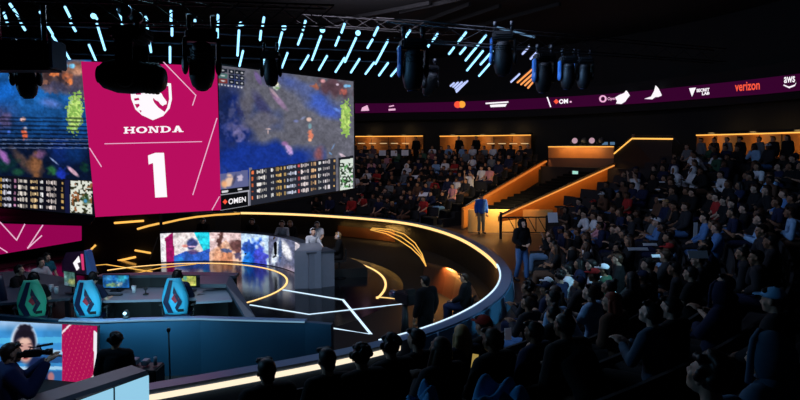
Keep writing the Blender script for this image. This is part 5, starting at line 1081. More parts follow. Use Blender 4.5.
CCOL = {'black': rgb(16, 16, 20), 'charcoal': rgb(38, 38, 44), 'navy': rgb(25, 32, 62), 'grey': rgb(105, 108, 115), 'white': rgb(222, 222, 230), 'pale blue': rgb(140, 175, 215), 'red': rgb(165, 40, 40), 'denim blue': rgb(80, 120, 175), 'pink': rgb(205, 140, 150), 'green': rgb(50, 85, 65), 'brown': rgb(90, 62, 48), 'blue': rgb(35, 85, 180)}
TN = {'tee': 'T-shirt', 'shirt': 'shirt', 'jacket': 'hoodie'}
taken = []         # (block, row, angle)
def seat_at(k, a): return pol(rr_(k)+.50, a, zz_(k, a))
def rowfit(px, py, hz=1.19):
    """row and angle where the sight line through a head meets a seated head"""
    best = None
    for k in range(-1, NR):
        d = ray(px, py); r_ = rr_(k)+.52
        ox, oy = -C.x, -C.y; A = d.x**2+d.y**2; Bq = 2*(ox*d.x+oy*d.y); Cq = ox*ox+oy*oy-r_*r_; D = Bq*Bq-4*A*Cq
        if D < 0: continue
        for sgn in (-1, 1):
            t = (-Bq+sgn*math.sqrt(D))/(2*A)
            if t < 1.5: continue
            h = V((0, 0, CH))+d*t; a = math.degrees(math.atan2(h.y-C.y, h.x-C.x)); e_ = abs(h.z-zz_(k, a)-hz)
            if k in ALIM and ALIM[k]-.8 < a < 40: continue
            if k < 0 and not (-18 <= a <= 3 or 44 <= a <= 90): continue
            if not (RBK[0] <= a <= RBK[1]-.8 or FB[0]+.8 <= a <= FB[1]): continue
            if best is None or e_ < best[0]: best = (e_, k, a, h)
    return best
# named people whose look the photo shows; each sits on the bench row its sight line meets
LABELS = set()
def spectator(px, py, pz, top, label, legs='navy', hair=('short', 'black'), skin=0, extra=(), dyaw=0, scale=1.0):
    b = rowfit(px, py, 1.19 if pz not in ('lean',) else 1.12)
    e_, k, a, h = b; taken.append((k, a)); p = seat_at(k, a); q_ = proj(np.array([p.x, p.y, p.z+1.2])); print('hero', px, py, 'd %.1f' % p.y, 'row', k, 'got', [round(float(t)) for t in q_]); yaw = math.atan2(C.y-p.y, C.x-p.x)-PI/2+dyaw
    assert label not in LABELS, label; LABELS.add(label)
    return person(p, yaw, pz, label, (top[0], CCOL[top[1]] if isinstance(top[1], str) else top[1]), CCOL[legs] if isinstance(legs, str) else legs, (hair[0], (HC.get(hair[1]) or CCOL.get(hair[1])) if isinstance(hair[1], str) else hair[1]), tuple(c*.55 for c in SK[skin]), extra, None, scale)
G1 = spectator
HEROES = [
 (268, 368, 'lap', ('jacket', 'black'), 'dark silhouetted person in the front row, leftmost head before the cream strip'),
 (329, 358, 'lap', ('shirt', 'black'), 'dark person in the front row, second head before the cream strip'),
 (360, 356, 'back', ('jacket', 'charcoal'), 'dark person with bushy hair in the front row, third head before the cream strip', 'black', ('curly', 'black')),
 (393, 348, 'lap', ('jacket', 'black'), 'dark broad person covering the right end of the cream strip', 'black', ('curly', 'black')),
 (426, 347, 'chin', ('shirt', 'black'), 'dark person between the cream strip end and the blond person'),
 (460, 332, 'back', ('jacket', 'navy'), 'person with long blond hair and navy top seen from behind near the ring', 'navy', ('long', 'blond')),
 (487, 322, 'lap', ('jacket', 'black'), 'person in a dark red cap beside the long haired blond person', 'black', ('short', 'black'), 0, (('cap', rgb(120, 35, 30)),)),
 (581, 302, 'lean', ('shirt', 'pale blue'), 'person leaning forward in a loose pale blue shirt, below the four edge lights', 'navy', ('short', 'black')),
 (597, 288, 'phone', ('tee', 'pale blue'), 'person in a light blue T-shirt looking down, just above the leaning pale blue shirt', 'black', ('short', 'brown')),
 (549, 240, 'back', ('jacket', 'black'), 'person in a black top and light blue jeans at the walkway edge', 'pale blue', ('bun', 'brown')),
 (570, 243, 'lap', ('tee', 'white'), 'person in a white T-shirt with dark hair, just right of the light blue jeans', 'charcoal', ('short', 'black')),
 (589, 219, 'chin', ('shirt', 'white'), 'person in a white striped shirt near the top of the walkway stand, hand raised', 'denim blue', ('short', 'black')),
 (602, 223, 'lap', ('shirt', 'pink'), 'person in a pink and grey shirt right of the white striped shirt', 'denim blue', ('short', 'brown')),
 (614, 256, 'lean', ('shirt', 'white'), 'person bent forward in a white shirt above the light blue T-shirt', 'denim blue', ('short', 'black')),
 (661, 228, 'phone', ('shirt', 'denim blue'), 'person in a blue shirt with a white cap mid right', 'navy', ('short', 'black'), 0, (('cap', CCOL['white']),)),
 (716, 216, 'back', ('jacket', 'denim blue'), 'person in a denim blue jacket leaning back, right side, beside another pale head', 'charcoal', ('short', 'brown')),
 (707, 217, 'lap', ('shirt', 'denim blue'), 'person in a denim blue shirt left of the denim jacket', 'charcoal', ('short', 'black')),
 (782, 212, 'back', ('jacket', 'denim blue'), 'person in a blue jacket near the right edge, mid height', 'charcoal', ('short', 'brown')),
 (765, 217, 'phone', ('shirt', 'pale blue'), 'person in a pale blue top looking down near the right edge', 'charcoal', ('short', 'black')),
 (782, 262, 'lap', ('jacket', 'charcoal'), 'person in a light blue cap near the right edge', 'black', ('short', 'black'), 0, (('cap', rgb(120, 180, 225)),)),
 (734, 172, 'lean', ('shirt', 'white'), 'person in a pale shirt bending sideways in the upper right rows', 'charcoal', ('short', 'black')),
 (660, 316, 'phone', ('shirt', rgb(60, 80, 100)), 'person in a dark checked shirt with blue highlights at lower right', 'black', ('short', 'black'), 3),
 (676, 307, 'lap', ('jacket', 'black'), 'person in black with a pale face beside the checked shirt', 'black', ('short', 'black'), 3),
 (625, 300, 'chin', ('jacket', 'brown'), 'person in a brown jacket above and left of the checked shirt', 'black', ('long', 'red')),
 (727, 357, 'phone', ('shirt', rgb(90, 130, 165)), 'person in pale blue with curly dark hair looking down, bottom right', 'black', ('curly', 'black')),
 (776, 352, 'lap', ('jacket', rgb(60, 92, 120)), 'person wearing a raised grey blue hood at the bottom right corner', 'charcoal', ('hood', rgb(62, 92, 118))),
 (554, 225, 'raise', ('jacket', 'black'), 'person holding a white sheet above the head beside the walkway', 'black', ('curly', 'brown')),
 (637, 180, 'raise', ('tee', 'white'), 'person in a sleeveless white top with raised arms, upper middle of right stand', 'black', ('short', 'brown')),
 (688, 149, 'lap', ('tee', 'grey'), 'person in a patterned grey T-shirt near the black stair block', 'black', ('short', 'black')),
 (718, 200, 'lap', ('tee', 'red'), 'person in a red T-shirt in the middle of the right stand', 'black', ('short', 'black')),
 (424, 199, 'lap', ('tee', 'red'), 'person in a red orange top low in the far stand', 'navy', ('short', 'black')),
 (352, 197, 'lap', ('jacket', 'red'), 'person in a red jacket beside the lower corner of the right game screen', 'navy', ('short', 'black')),
 (453, 196, 'lap', ('tee', 'pink'), 'person in a striped pink top just left of the standing person in blue', 'navy', ('short', 'black')),
 (432, 154, 'lap', ('tee', rgb(150, 85, 90)), 'person in a dull pink top high in the far stand', 'navy', ('long', 'brown')),
 (449, 149, 'lap', ('tee', 'pale blue'), 'person in a lilac top, leftmost of the pale tops below the second amber wall', 'navy', ('short', 'black')),
 (463, 149, 'lap', ('tee', 'pale blue'), 'person in a lilac top, middle of the pale tops below the second amber wall', 'navy', ('short', 'black')),
 (473, 149, 'lap', ('tee', 'white'), 'person in a whitish top, rightmost of the pale tops below the second amber wall', 'navy', ('short', 'black')),
 (492, 157, 'lap', ('shirt', 'grey'), 'person in a grey shirt sitting apart high in the far stand', 'navy', ('short', 'black')),
 (482, 166, 'lap', ('tee', 'white'), 'person in white T-shirt, left one of a pair high beside the stairs', 'navy', ('short', 'black')),
 (490, 167, 'lap', ('tee', 'pink'), 'person in pale pink T-shirt, right one of a pair high beside the stairs', 'navy', ('short', 'black')),
 (471, 178, 'raise', ('tee', 'white'), 'person in a white T-shirt holding both arms up in the far stand', 'navy', ('short', 'black')),
 (388, 157, 'lap', ('tee', 'pink'), 'person in a pale pink top below the three white cards', 'navy', ('short', 'black')),
 (373, 149, 'lap', ('tee', rgb(120, 95, 100)), 'person in a dusky pink top left of the three white cards', 'navy', ('short', 'black')),
]
def _exp(a, b): return a
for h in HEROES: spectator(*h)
# rows of further spectators
def near(k, a):
    return any(kk == k and abs(aa-a)*R(1)*(rr_(k)+.5) < .50 for kk, aa in taken)
seats = []
for (a0, a1), blk in ((RBK, 'right'), (FB, 'far')):
    for k in range(-1, NR):
        r_ = rr_(k)+.5; step = math.degrees(.585/r_); n = int((a1-a0-1.2)/step)
        for i in range(n):
            a = a0+.8+step*(i+.5)
            if blk == 'right' and (1.3 < a < 4.7) and k >= 0: continue
            if k < 0 and not (-17.5 <= a <= 2.2 or 44.5 <= a <= 91): continue
            if k in ALIM and blk == 'right' and a > ALIM[k]-1.5: continue
            if blk == 'far' and (61 < a < 64): continue
            p = seat_at(k, a); x, y = proj(np.array([p.x, p.y, p.z+1.15]))
            if p.y < 3.4 or not (-5 < x < 815 and y < 415): continue
            if blk == 'far' and x < 236: continue
            seats.append((p.y, blk, k, a, i, float(x), float(y)))
rs = random.Random(11)
occ = []
for d, blk, k, a, i, x, y in sorted(seats):
    if near(k, a): continue
    if blk == 'far' and x < 353 and y < 222-(x-220)*.145-10: continue         # wholly behind the video screens
    if blk == 'right' and d < 5.2: continue
    if blk == 'right' and y < np.interp(x, [150, 300, 400, 480, 508, 530], [395, 374, 362, 338, 318, 290]) and x < 512: continue
    if blk == 'right' and ((x < 547 and 210 < y < 268) or (x < 530 and y < 292)): continue
    if blk == 'right' and ((x < 563 and y < 226) or (563 <= x < 612 and y < 207-(x-563)*.45+2) or (612 <= x < 690 and y < 176-(x-612)*.30)): continue
    if blk == 'right' and d < 9 and rs.random() < .30: continue
    if rs.random() < (.10 if blk == 'far' else .16): continue
    occ.append((d, blk, k, a, i, x, y))
print('seats', len(seats), 'occupied', len(occ), 'heroes', len(HEROES))
N_IND = 300-len(HEROES)-18
vis = sorted(occ)
singles, mass = vis[:N_IND], vis[N_IND:]
TOPS = [('tee', 'black'), ('jacket', 'black'), ('shirt', 'charcoal'), ('jacket', 'charcoal'), ('tee', 'navy'), ('jacket', 'navy'), ('tee', 'white'), ('shirt', 'grey'), ('tee', 'grey'), ('jacket', 'brown'), ('tee', 'red'), ('shirt', 'pale blue'), ('jacket', 'green'), ('tee', 'pink')]
WT_N = [13, 14, 3.5, 4, 4, 4, 3.4, .6, .6, .8, .5, 2.0, .8, .4]; WT_F = [9, 9, 5, 4, 4, 3, 4, 1.6, 1.6, 1.2, 1.0, 1.2, 1, 1.2]
HS = [('short', 'black'), ('short', 'brown'), ('long', 'black'), ('long', 'brown'), ('curly', 'black'), ('bun', 'black'), ('pony', 'brown'), ('short', 'blond'), ('cap', 'black'), ('hood', '')]
HW = [9, 5, 2, 1.5, 1.6, 1, .8, .6, 2, 1]
PZ = ['lap', 'lean', 'chin', 'phone', 'back', 'lap']
PW = {'lap': 'hands in lap', 'lean': 'leaning forward', 'chin': 'hand at chin', 'phone': 'looking down', 'back': 'arms folded'}
# seat counts from the stairs for the wording
from collections import defaultdict
order = defaultdict(list)
for s in singles: order[(s[1], s[2])].append(s[3])
for k in order: order[k].sort(reverse=(k[0] == 'right'))
NUM = ['first', 'second', 'third', 'fourth', 'fifth', 'sixth', 'seventh', 'eighth', 'ninth', 'tenth', 'eleventh', 'twelfth'] + ['%dth' % n for n in range(13, 60)]
NUM[20:23] = ['21st', '22nd', '23rd']; NUM[30:33] = ['31st', '32nd', '33rd']; NUM[40:43] = ['41st', '42nd', '43rd']
def look():
    pass
def make_crowd(s, single=True):
    d, blk, k, a, i, x, y = s
    t = rs.choices(TOPS, (WT_N if blk == 'right' else WT_F) if d > 11 else [7, 8, 5, 6, 4, 4]+[0]*8)[0]; hs = rs.choices(HS, HW)[0]; pz = rs.choice(PZ); sk = rs.choice([0, 1, 1, 2, 2, 4])
    if hs[0] == 'hood': t = ('jacket', t[1]); hr = ('hood', CCOL[t[1]]); hw = 'hood up'; ex = ()
    elif hs[0] == 'cap': cc = rs.choice(['black', 'navy', 'white', 'red']); hr = ('short', HC['black']); ex = (('cap', CCOL[cc]),); hw = cc+' cap'
    else: hr = (hs[0], HC[hs[1]]); ex = (); hw = {'short': 'short', 'long': 'long', 'curly': 'curly', 'bun': 'tied', 'pony': 'ponytailed'}[hs[0]]+' '+hs[1]+' hair'
    n = order[(blk, k)].index(a) if single else 0
    lab = 'person in %s %s, %s, %s from stairs, %s row, %s stand' % (t[1], TN[t[0]], hw, NUM[n], 'floor' if k < 0 else ORD[k].split()[0], blk)
    if lab in LABELS: lab += ' again'
    p = seat_at(k, a); yaw = math.atan2(C.y-p.y, C.x-p.x)-PI/2+rs.uniform(-.12, .12)
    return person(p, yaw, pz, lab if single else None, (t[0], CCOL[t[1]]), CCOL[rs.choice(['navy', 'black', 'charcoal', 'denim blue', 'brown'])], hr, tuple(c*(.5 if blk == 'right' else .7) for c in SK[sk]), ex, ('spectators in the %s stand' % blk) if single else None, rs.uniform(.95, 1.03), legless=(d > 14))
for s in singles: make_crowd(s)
# the rest of the far crowd as one object
if mass:
    vs = []; fs = []; cols = []; off = 0; simp = {}
    for s in mass:
        e = make_crowd(s, False); e_m = Matrix.Translation(e.location) @ Matrix.Rotation(e.rotation_euler.z, 4, 'Z') @ Matrix.Scale(e.scale[0], 4)
        for ch in list(e.children):
            key = ch.data.name
            if key not in simp:
                o = bpy.data.objects.new('t', ch.data); COL.objects.link(o); dm = o.modifiers.new('d', 'DECIMATE'); dm.ratio = .12; bpy.context.view_layer.update()
                m_ = bpy.data.meshes.new_from_object(o.evaluated_get(bpy.context.evaluated_depsgraph_get())); bpy.data.objects.remove(o)
                c_ = np.empty(len(m_.vertices)*3); m_.vertices.foreach_get('co', c_); simp[key] = (c_.reshape(-1, 3), [tuple(f.vertices) for f in m_.polygons]); bpy.data.meshes.remove(m_)
            c_, f_ = simp[key]; mt = np.array(e_m @ Matrix.Translation(ch.location) @ ch.rotation_euler.to_matrix().to_4x4())
            vs.append(c_@mt[:3, :3].T+mt[:3, 3]); fs += [tuple(off+i for i in f) for f in f_]; cols.append(np.tile(np.array(ch.color), (len(c_), 1))); off += len(c_)
            bpy.data.objects.remove(ch)
        bpy.data.objects.remove(e)
    me = bpy.data.meshes.new('crowd'); me.from_pydata(np.concatenate(vs).tolist(), [], fs); at = me.color_attributes.new('tint', 'FLOAT_COLOR', 'POINT'); at.data.foreach_set('color', np.concatenate(cols).ravel().astype(np.float32))
    m = mat('crowd_cloth', (.1, .1, .1), .85); n = m.node_tree.nodes.new('ShaderNodeAttribute'); n.attribute_name = 'tint'; m.node_tree.links.new(n.outputs['Color'], m.node_tree.nodes['Principled BSDF'].inputs['Base Color']); me.materials.append(m)
    me.polygons.foreach_set('use_smooth', [True]*len(me.polygons)); o = bpy.data.objects.new('crowd', me); COL.objects.link(o); tag(o, 'rest of the seated crowd in the upper far stand, under the amber walls', 'crowd', None, 'stuff')
    print('mass', len(mass), len(fs))
# ---- standing people
def stand(px, py, z, pz, label, top, legs, hair, skin=0, yaw=0, extra=(), scale=1, shoes='charcoal', d=None):
    g = G(px, py, z) if d is None else V((P(px, py, d).x, d, z))
    return person((g.x, g.y, z), yaw, pz, label, (top[0], CCOL.get(top[1], top[1]) if isinstance(top[1], str) else top[1]), CCOL[legs] if isinstance(legs, str) else legs, (hair[0], HC.get(hair[1], None) or CCOL.get(hair[1], (.02, .02, .02))), skin, extra, None, scale, CCOL[shoes])
stand(521, 281, .0, 'walk', 'person walking in a black jacket and blue jeans with long dark hair, beside the ring', ('jacket', 'black'), 'denim blue', ('long', 'black'), 0, PI+.5, (('hood', CCOL['black']),))
stand(481, 233.5, .0, 'stand', 'person standing in a blue jacket and khaki trousers at the foot of the stairs', ('jacket', 'blue'), rgb(135, 125, 105), ('short', 'black'), 1, PI+.2, (('cap', CCOL['black']),), 1.0)
stand(317, 222, 0, 'stand', 'person in black standing behind the far ring wall', ('shirt', 'black'), 'black', ('short', 'black'), 0, PI, d=32.4)
zt = zz_(NR)-.12
for px, lb, dd in ((416, 'dark person standing before the first amber wall, at its right end', 0), (459, 'dark person standing at left before the second amber wall', 0), (476, 'dark person standing in the middle before the second amber wall', 0)):
    q = rz(px, 150, 22.95); person((q.x, q.y, zt), math.atan2(C.y-q.y, C.x-q.x)-PI/2, 'stand', lb, ('shirt', CCOL['black']), CCOL['black'], ('short', HC['black']), 1)
# top row heads before the amber wall of the right stand
for px, lb, tp, hr in ((701, 'first of six heads from left', 'grey', 'short'), (714, 'second of six heads from left, in a pale collar', 'charcoal', 'bun'), (727, 'third of six heads from left, grey top', 'grey', 'short'), (740, 'fourth of six heads from left, bulky dark top', 'black', 'curly'), (759, 'fifth of six heads from left, grey shirt', 'grey', 'short'), (773, 'sixth of six heads from left, in black', 'black', 'short')):
    q = rz(px, 150, 22.6); person((q.x, q.y, zt-.12+.0), math.atan2(C.y-q.y, C.x-q.x)-PI/2, 'stand', 'person standing before right amber wall, '+lb, ('jacket' if tp == 'black' else 'shirt', CCOL[tp]), CCOL['black'], (hr, HC['black']), 1, scale=.9)
q = rz(787, 152, 22.6); person((q.x, q.y, zt-.12), math.atan2(C.y-q.y, C.x-q.x)-PI/2, 'stand', 'tall person with long dark hair standing at the right end before the amber wall', ('jacket', CCOL['black']), CCOL['black'], ('long', HC['black']), 1, scale=.92)
q = rz(634, 137, 23.2); person((q.x, q.y, zt), math.atan2(C.y-q.y, C.x-q.x)-PI/2, 'stand', 'person standing behind the black stair block, only the head showing', ('shirt', CCOL['black']), CCOL['black'], ('short', HC['black']), 1)
# ---- casters and their stools
mb = MB(); mb.sweep(arc(4.85, 12, 80, 20, PITZ, CC), [(0, 0), (1.6, 0), (1.6, .3), (0, .3)]); structure(mb.build('floor_caster_riser', M['black']))
def caster(px, py, d, pz, yaw, label, top, hair, head_z=1.19, legs='black', headset=True, zlift=0):
    c = P(px, py, d); p = POSES[pz]; off = Matrix.Rotation(yaw, 3, 'Z')@p.head; z = c.z-off.z
    e = person((c.x-off.x, c.y-off.y, z), yaw, pz, label, (top[0], CCOL[top[1]]), CCOL[legs], hair if not isinstance(hair[1], str) else (hair[0], HC[hair[1]]), 0, (('headset', CCOL['white']),) if headset else ())
    return e, z, c
def stool(loc, z, label):
    e = empty('stool', (loc[0], loc[1], PITZ if z > 0 else PITZ), 0, label, 'stool', 'stools behind the video wall'); h = z+.40-PITZ
    return e
def seatbox(e, z, label, base):
    """high chair that carries a seated figure"""
    x, y = e.location.x, e.location.y; c = empty('high_chair', (x, y, base), e.rotation_euler.z, label, 'chair', 'high chairs of the presenters'); top = z+.405-base
    mb = MB(); mb.box((0, .04, top-.03), (.42, .42, .06), bev=.02); local(mb, 'seat', M['black'], c)
    mb = MB(); mb.tube([(0, 0, .03), (0, 0, top-.06)], .03); mb.tube([(0, 0, 0), (0, 0, .03)], .22, 18); local(mb, 'pedestal', M['blackm'], c)
    mb = MB(); mb.box((0, -.21, top+.2), (.38, .04, .34), bev=.015); mb.box((0, -.2, top), (.08, .03, .16)); local(mb, 'backrest', M['black'], c)
for i, a in enumerate([(282, 224, 22.6, 'desk', PI-.2, 'presenter in a white shirt and headset behind the right part of the video wall', ('shirt', 'white'), ('short', 'brown')),
          (290, 224, 23.4, 'lap', PI+.3, 'presenter in dark clothes with pale headset just right of the white shirt', ('jacket', 'black'), ('short', 'blond')),
          (252, 222, 23.6, 'desk', PI, 'presenter in black with a headset behind the middle of the video wall', ('jacket', 'black'), ('short', 'black')),
          (203, 221, 24.6, 'lap', PI-.1, 'presenter in black with a white headset behind the left of the video wall', ('jacket', 'black'), ('short', 'black')),
          (313, 232, 20.6, 'desk', PI+.6, 'presenter in a white shirt beside the grey block desk, nearer the desk', ('shirt', 'white'), ('short', 'black')),
          (317, 225, 23.5, 'lap', PI, 'presenter with pale shoulders behind the one beside the block desk', ('tee', 'white'), ('short', 'black')),
          (338, 236, 20.4, 'lap', PI*.55, 'person in black with a pale headset turned aside, right end of the block desk', ('jacket', 'black'), ('short', 'blond'))]):
    e, z, c = caster(*a)
    rr_c = math.hypot(e.location.x-CC.x, e.location.y-CC.y); base = PITZ+.3 if (4.9 < rr_c < 6.4 and 13 < math.degrees(math.atan2(e.location.y-CC.y, e.location.x-CC.x)) < 79) else PITZ
    seatbox(e, z, 'black high chair under the %s presenter' % ['white shirted', 'dark clothed', 'middle', 'leftmost', 'block desk', 'pale shouldered', 'sideways turned'][i], base)
    print('caster', i, round(z, 2), round(c.z, 2))
# ---- players
def player(px, py, d, yaw, pz, label, top, hair, hs=True, z=None, skin=0):
    g = P(px, py, d); person((g.x, g.y, z if z is not None else -.1), yaw, pz, label, (top[0], CCOL.get(top[1], top[1]) if isinstance(top[1], str) else top[1]), CCOL['black'], hair if not isinstance(hair[1], str) else (hair[0], HC[hair[1]]), skin, (('headset', CCOL['black']),) if hs else ())
player(176, 278, 12.48, .05, 'desk', 'player with black headset sitting in the right light blue gaming chair', ('jacket', 'navy'), ('short', 'black'))
player(90, 281, 12.3, -.25, 'desk', 'player sitting in the middle light blue gaming chair, arm reaching the desk', ('tee', 'navy'), ('short', 'black'))
player(33, 281, 12.25, .4, 'desk', 'player sitting in the green tinted gaming chair', ('tee', 'black'), ('short', 'black'))
player(14, 262, 13.8, -1.45, 'desk', 'player in black at the left desk seen from the side, arm stretched out', ('tee', 'black'), ('short', 'black'), z=-.22)
player(38, 268, 15.6, -1.9, 'desk', 'player in a white shirt leaning over the left desk', ('tee', 'white'), ('short', 'black'), z=-.38)
player(46, 262, 16.5, -1.9, 'lap', 'person in teal behind the white shirted player', ('tee', rgb(40, 120, 140)), ('short', 'black'), z=-.42)
# ---- camera operator and technician
g = P(9, 358, 6.9); op = person((g.x, g.y, -.28), -.9, 'cam', 'camera operator in a navy jacket aiming a shoulder camera, bottom left', ('jacket', rgb(38, 48, 92)), CCOL['black'], ('short', HC['brown']), 1, scale=1.03)
op['label'] = 'camera operator in a navy jacket aiming a shoulder camera at bottom left'
cm = empty('video_camera', P(35, 353, 6.9), -1.25, 'black shoulder video camera with a top microphone held by the operator', 'camera')
mb = MB(); mb.box((0, -.05, 0), (.13, .36, .16), bev=.02); mb.box((0, -.28, -.01), (.10, .14, .12), bev=.02); local(mb, 'body', M['black'], cm)
mb = MB(); mb.tube([(0, .12, .0), (0, .2, .0), (0, .22, .0), (0, .34, .0)], [.055, .06, .072, .075], 16); local(mb, 'lens', M['blackm'], cm)
mb = MB(); mb.tube([(0, -.1, .08), (0, -.08, .13), (0, .1, .13), (0, .12, .08)], .014); local(mb, 'handle', M['black'], cm)
mb = MB(); mb.tube([(0.03, .05, .15), (0.03, .36, .18)], .028, 12); local(mb, 'microphone', M['black'], cm)
mb = MB(); mb.box((-.09, .05, .03), (.06, .14, .07), bev=.015); local(mb, 'viewfinder', M['blackm'], cm)
g = P(115, 342, 9.0); person((g.x, g.y, g.z-1.60), .1, 'stand', 'technician in black with bushy hair standing before the blue fascia', ('jacket', CCOL['black']), CCOL['black'], ('curly', HC['black']), 1)
cm.scale = (.52,)*3
spot('fill_operator', (-2.6, 5.2, 4.2), (-4.3, 6.9, 1.2), 60, (.35, .55, 1), 36)  # added blue fill on the operator, no fixture there
g = P(426, 285, 12.4); person((g.x, g.y, PITZ+.002), .7, 'stand', 'crew member in black standing inside the ring before the low orange wall', ('jacket', CCOL['black']), CCOL['black'], ('short', HC['black']), 1)
g = P(405, 300, 13.2); e = empty('studio_camera', (g.x, g.y, PITZ), .6, 'black pedestal studio camera left of the crew member inside the ring', 'camera')
mb = MB(); mb.tube([(0, 0, .06), (0, 0, .95)], [.10, .06], 14); mb.tube([(0, 0, .02), (0, 0, .06)], .3, 20); local(mb, 'pedestal', M['black'], e)
mb = MB(); mb.box((0, 0, 1.08), (.22, .5, .24), bev=.02); local(mb, 'body', M['blackm'], e); mb = MB(); mb.tube([(0, .25, 1.08), (0, .48, 1.08)], [.08, .10], 16); local(mb, 'lens', M['lens'], e); mb = MB(); mb.box((0, -.2, 1.26), (.2, .12, .1), bev=.01); local(mb, 'viewfinder', M['black'], e)
g = P(478, 283, 14.6); e = person((g.x-.3, g.y, PITZ+.02), 1.2, 'lap', 'crew member in black seated inside the ring at its right edge', ('jacket', CCOL['black']), CCOL['navy'], ('short', HC['brown']), 1)
seatbox(e, PITZ+.02, 'black chair under the crew member at the right edge inside the ring', PITZ+.006)
# white cards and sheets
def card(px, py, d, w, h, yaw, tilt, label, m='paper'):
    c = P(px, py, d); e = empty('paper_sheet', c, yaw, label, 'card', 'white cards held in the crowd'); e.rotation_euler = (tilt, 0, yaw); mb = MB(); mb.box((0, 0, 0), (w, .008, h)); local(mb, 'sheet', M[m], e)
def dcard(px, py): b = rowfit(px, py, 1.05); return b[3].y-.25 if b else 20
for px, py, w, h, tl, yw, lb in ((382.5, 153, .42, .34, -.2, 0, 'left of three white cards in the far stand, below the first amber wall'), (394, 153.3, .38, .34, -.2, 0, 'middle of three white cards in the far stand'), (405, 152.8, .42, .34, -.2, 0, 'right of three white cards in the far stand'),
    (415, 177, .5, .26, -.9, .2, 'white card lying tilted in the middle of the far stand'), (423.5, 194.3, .45, .26, -.8, -.4, 'white card above the red top in the far stand'), (552.8, 217.5, .30, .28, -.2, .3, 'white sheet held up by the person beside the walkway'),
    (695.5, 230.5, .10, .40, 0, .1, 'narrow upright pale sheet in the middle of the right stand'), (698, 254.5, .28, .12, -.6, 0, 'small pale card below the narrow sheet'), (638, 249, .30, .06, -.9, 0, 'bright thin card near the blue shirt with white cap'), (650, 244.5, .22, .05, -.9, 0, 'bright thin card left of the blue shirt with white cap'),
    (662, 182, .2, .06, -.9, 0, 'thin pale card, top one in the line of cards mid right'), (658, 189.5, .14, .05, -.9, 0, 'thin pale card, second in the line of cards mid right'), (661.5, 199.5, .2, .05, -.9, 0, 'thin pale card, third in the line of cards mid right'), (652.5, 210, .16, .05, -.9, 0, 'thin pale card, lowest in the line of cards mid right'), (656, 256, .14, .06, -.8, 0, 'small white card right below the blue shirt'),
    (678, 184, .22, .05, -.8, .3, 'thin pale slanted card right of the line of cards'), (508, 334, .10, .16, -.1, .3, 'small white card near the dark red cap')):
    card(px, py, dcard(px, py) if px != 508 else 8.3, w, h, yw, tl, lb)
# jacket on the bench and a lit phone, bottom centre
def drape(px, py, d, w, l, col, label, yaw):
    c = P(px, py, d); e = empty('draped_jacket', c, yaw, label, 'jacket', 'loose garments on the near benches'); n = 16; vs = []; fs = []
    for j in range(n+1):
        for i in range(n+1):
            u, v = i/n*2-1, j/n*2-1; r_ = 1-.25*abs(u*v); vs.append((u*w/2*r_+.03*math.sin(5*v), v*l/2*r_, .05*math.sin(4*u+2*v)+.035*math.cos(7*v-3*u)-.18*max(0, abs(u)-.5)))
    for j in range(n):
        for i in range(n): a = j*(n+1)+i; fs.append((a, a+1, a+n+2, a+n+1))
    k = len(vs); vs += [(x, y, z-.02) for x, y, z in vs]; fs += [tuple(k+i for i in f)[::-1] for f in fs]
    mb = MB(); mb.add(vs, fs, 0, True); o = local(mb, 'cloth', M['cloth'], e); o.color = (*col, 1)
drape(500, 391, 4.3, .42, .34, rgb(70, 150, 205), 'crumpled light blue jacket on a near bench at the bottom centre', .4)
drape(424, 396, 4.6, .22, .3, rgb(70, 150, 205), 'light blue cloth at the bottom edge, left of the crumpled jacket', -.3)
c = P(474.5, 361, 6.0); e = empty('phone', c, .3, 'lit phone with a yellowish screen held beside the blond person', 'phone'); e.rotation_euler = (-.25, .25, .3); mb = MB(); mb.box((0, 0, 0), (.075, .009, .15), bev=.004); local(mb, 'case', M['black'], e); mb = MB(); mb.box((0, -.0055, 0), (.066, .002, .135)); local(mb, 'lit_face', glow('phone_glow', rgb(200, 170, 90), .6), e)
# ---------------------------------------------------------------- lights
for a, e_ in ((92, 1), (26, 1), (4, 1)):
    p, o = rimpath(a, a+.1, 1)[0]; area('lamp_rim_glow', p-o*.35+V((0, 0, -.1)), p-o*.0+V((0, 0, -.9)), e_, (1, .55, .18), 2.6, .1)
p = P(350, 236, 28); 0 and area('lamp_wall_wash', (p.x, p.y-1.2, .1), (p.x, p.y+1.6, -.3), 30, (1, .55, .15), 1.6, .2)
area('lamp_barrier', G(444, 266, .15)+V((-.15, -.45, .12)), G(446, 272, .1)+V((0, 0, -.12)), 48, (1, .42, .10), 1.3, .15)
spot('lamp_stair_foot', (4.3, 26.6, 1.9), (4.3, 28.4, .4), 400, (1, .72, .35), 120)
spot('lamp_stair_floor', (3.6, 27.6, 3.2), (3.0, 26.6, 0), 220, (1, .65, .3), 75)
area('lamp_far_stand', (-1.5, 24, 9.0), (-1, 34, 1.5), 250, (.85, .80, 1), 5, 2)
area('lamp_right_stand', (0.5, 12.5, 6.8), (7.5, 18, 1.2), 150, (.55, .66, 1), 4, 2)
area('lamp_near_stand', (-3.5, 13, 7.5), (4.5, 10.5, .8), 38, (.28, .6, 1), 3, 2)
spot('lamp_fascia', (-5.8, 8.2, 5.5), (-4.4, 11.4, .3), 160, (.35, .75, 1), 42, 1)
area('lamp_fascia_wash', (-5.0, 10.95, .75), (-5.0, 11.4, .05), 46, (.35, .78, 1), 2.6, .1)
area('lamp_fascia_wash', (-2.6, 10.95, .7), (-2.6, 11.4, .05), 5, (.4, .75, 1), 2.4, .1)
spot('lamp_fascia', (-3.0, 8.4, 5.5), (-2.4, 11.2, .35), 130, (.35, .7, 1), 40, 1)
area('lamp_stage', (-6, 15, 6.8), (-5.6, 14.5, 0), 120, (.7, .8, 1), 2.5)
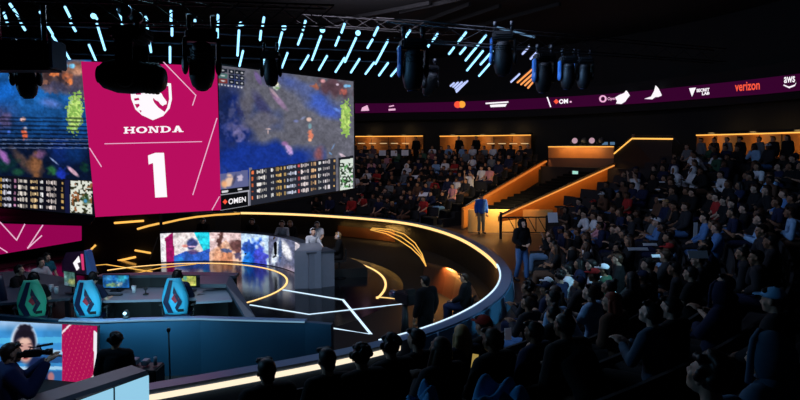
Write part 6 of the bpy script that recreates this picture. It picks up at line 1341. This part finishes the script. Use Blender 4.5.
spot('fill_players', (-5.5, 7.5, 6.2), (-5.3, 12.6, .9), 480, (.75, .9, 1), 30)  # added fill from the viewer's side to lift chairs and players
area('lamp_ring_top', (-1.2, 10.5, 4.5), (-1, 10, 0), 24, (.4, .65, 1), 3, 1)
spot('lamp_ring_right', (0, 15, 5), (2.9, 15, .4), 260, (.35, .7, 1), 50)
spot('fill_ring_glass', (5.2, 9.5, 3.2), (2.0, 13.6, .2), 420, (.35, .75, 1), 44)  # added blue fill so the glass band shows
for (tx, ty, tz_), e_, an in (((2.5, 8.9, 1.3), 420, 15), ((3.9, 15.9, .8), 260, 15), ((5.6, 18.2, 1.2), 300, 15), ((4.9, 14.0, 1.3), 150, 12), ((7.4, 17.2, 1.7), 160, 15), ((8.2, 14.2, 2.3), 160, 15), ((2.4, 4.3, 2.5), 420, 16)): spot('fill_crowd', (-3.0, 16.0, 4.4), (tx, ty, tz_), e_, (.45, .7, 1), an, 1)  # added spots that brighten chosen seats, not tied to any fixture
spot('fill_desk', (-3.2, 11.5, 6), (-2.7, 18.8, .1), 520, (.75, .85, 1), 13)  # added fill from the viewer's side on the grey desk fronts
spot('fill_blond', (-.5, 3.5, 6.2), (.8, 8.0, 1.2), 110, (.8, .82, 1), 16)  # added unseen fill on the blond hair and the red cap
spot('lamp_presenters', (-4.5, 14.5, 6.8), (-3.6, 21, .9), 1600, (.9, .92, 1), 32)
area('lamp_rig_blue', (-9, 8, 5.3), (4, 11, 5.2), 150, (.25, .6, 1), .6)
for fx in ((413, 66, 9.8), (503, 56, 11.5), (544, 75, 12.2), (568, 74, 13.0), (584, 74, 13.6)):
    q = P(*fx); spot('rim_fill_blue', q+V((-2.6, -1.2, .7)), q, 120, (.15, .5, 1), 26)  # added spots that draw blue rims on the right hand fixtures
for fx in ((133, 74, 6.0), (202, 62, 6.8), (26, 76, 6.6)):
    q = P(*fx); spot('rim_fill_blue', q+V((-.6, 3.0, 2.0)), q, 40, (.35, .75, 1), 30)  # added spots behind the left hand fixtures for blue edges
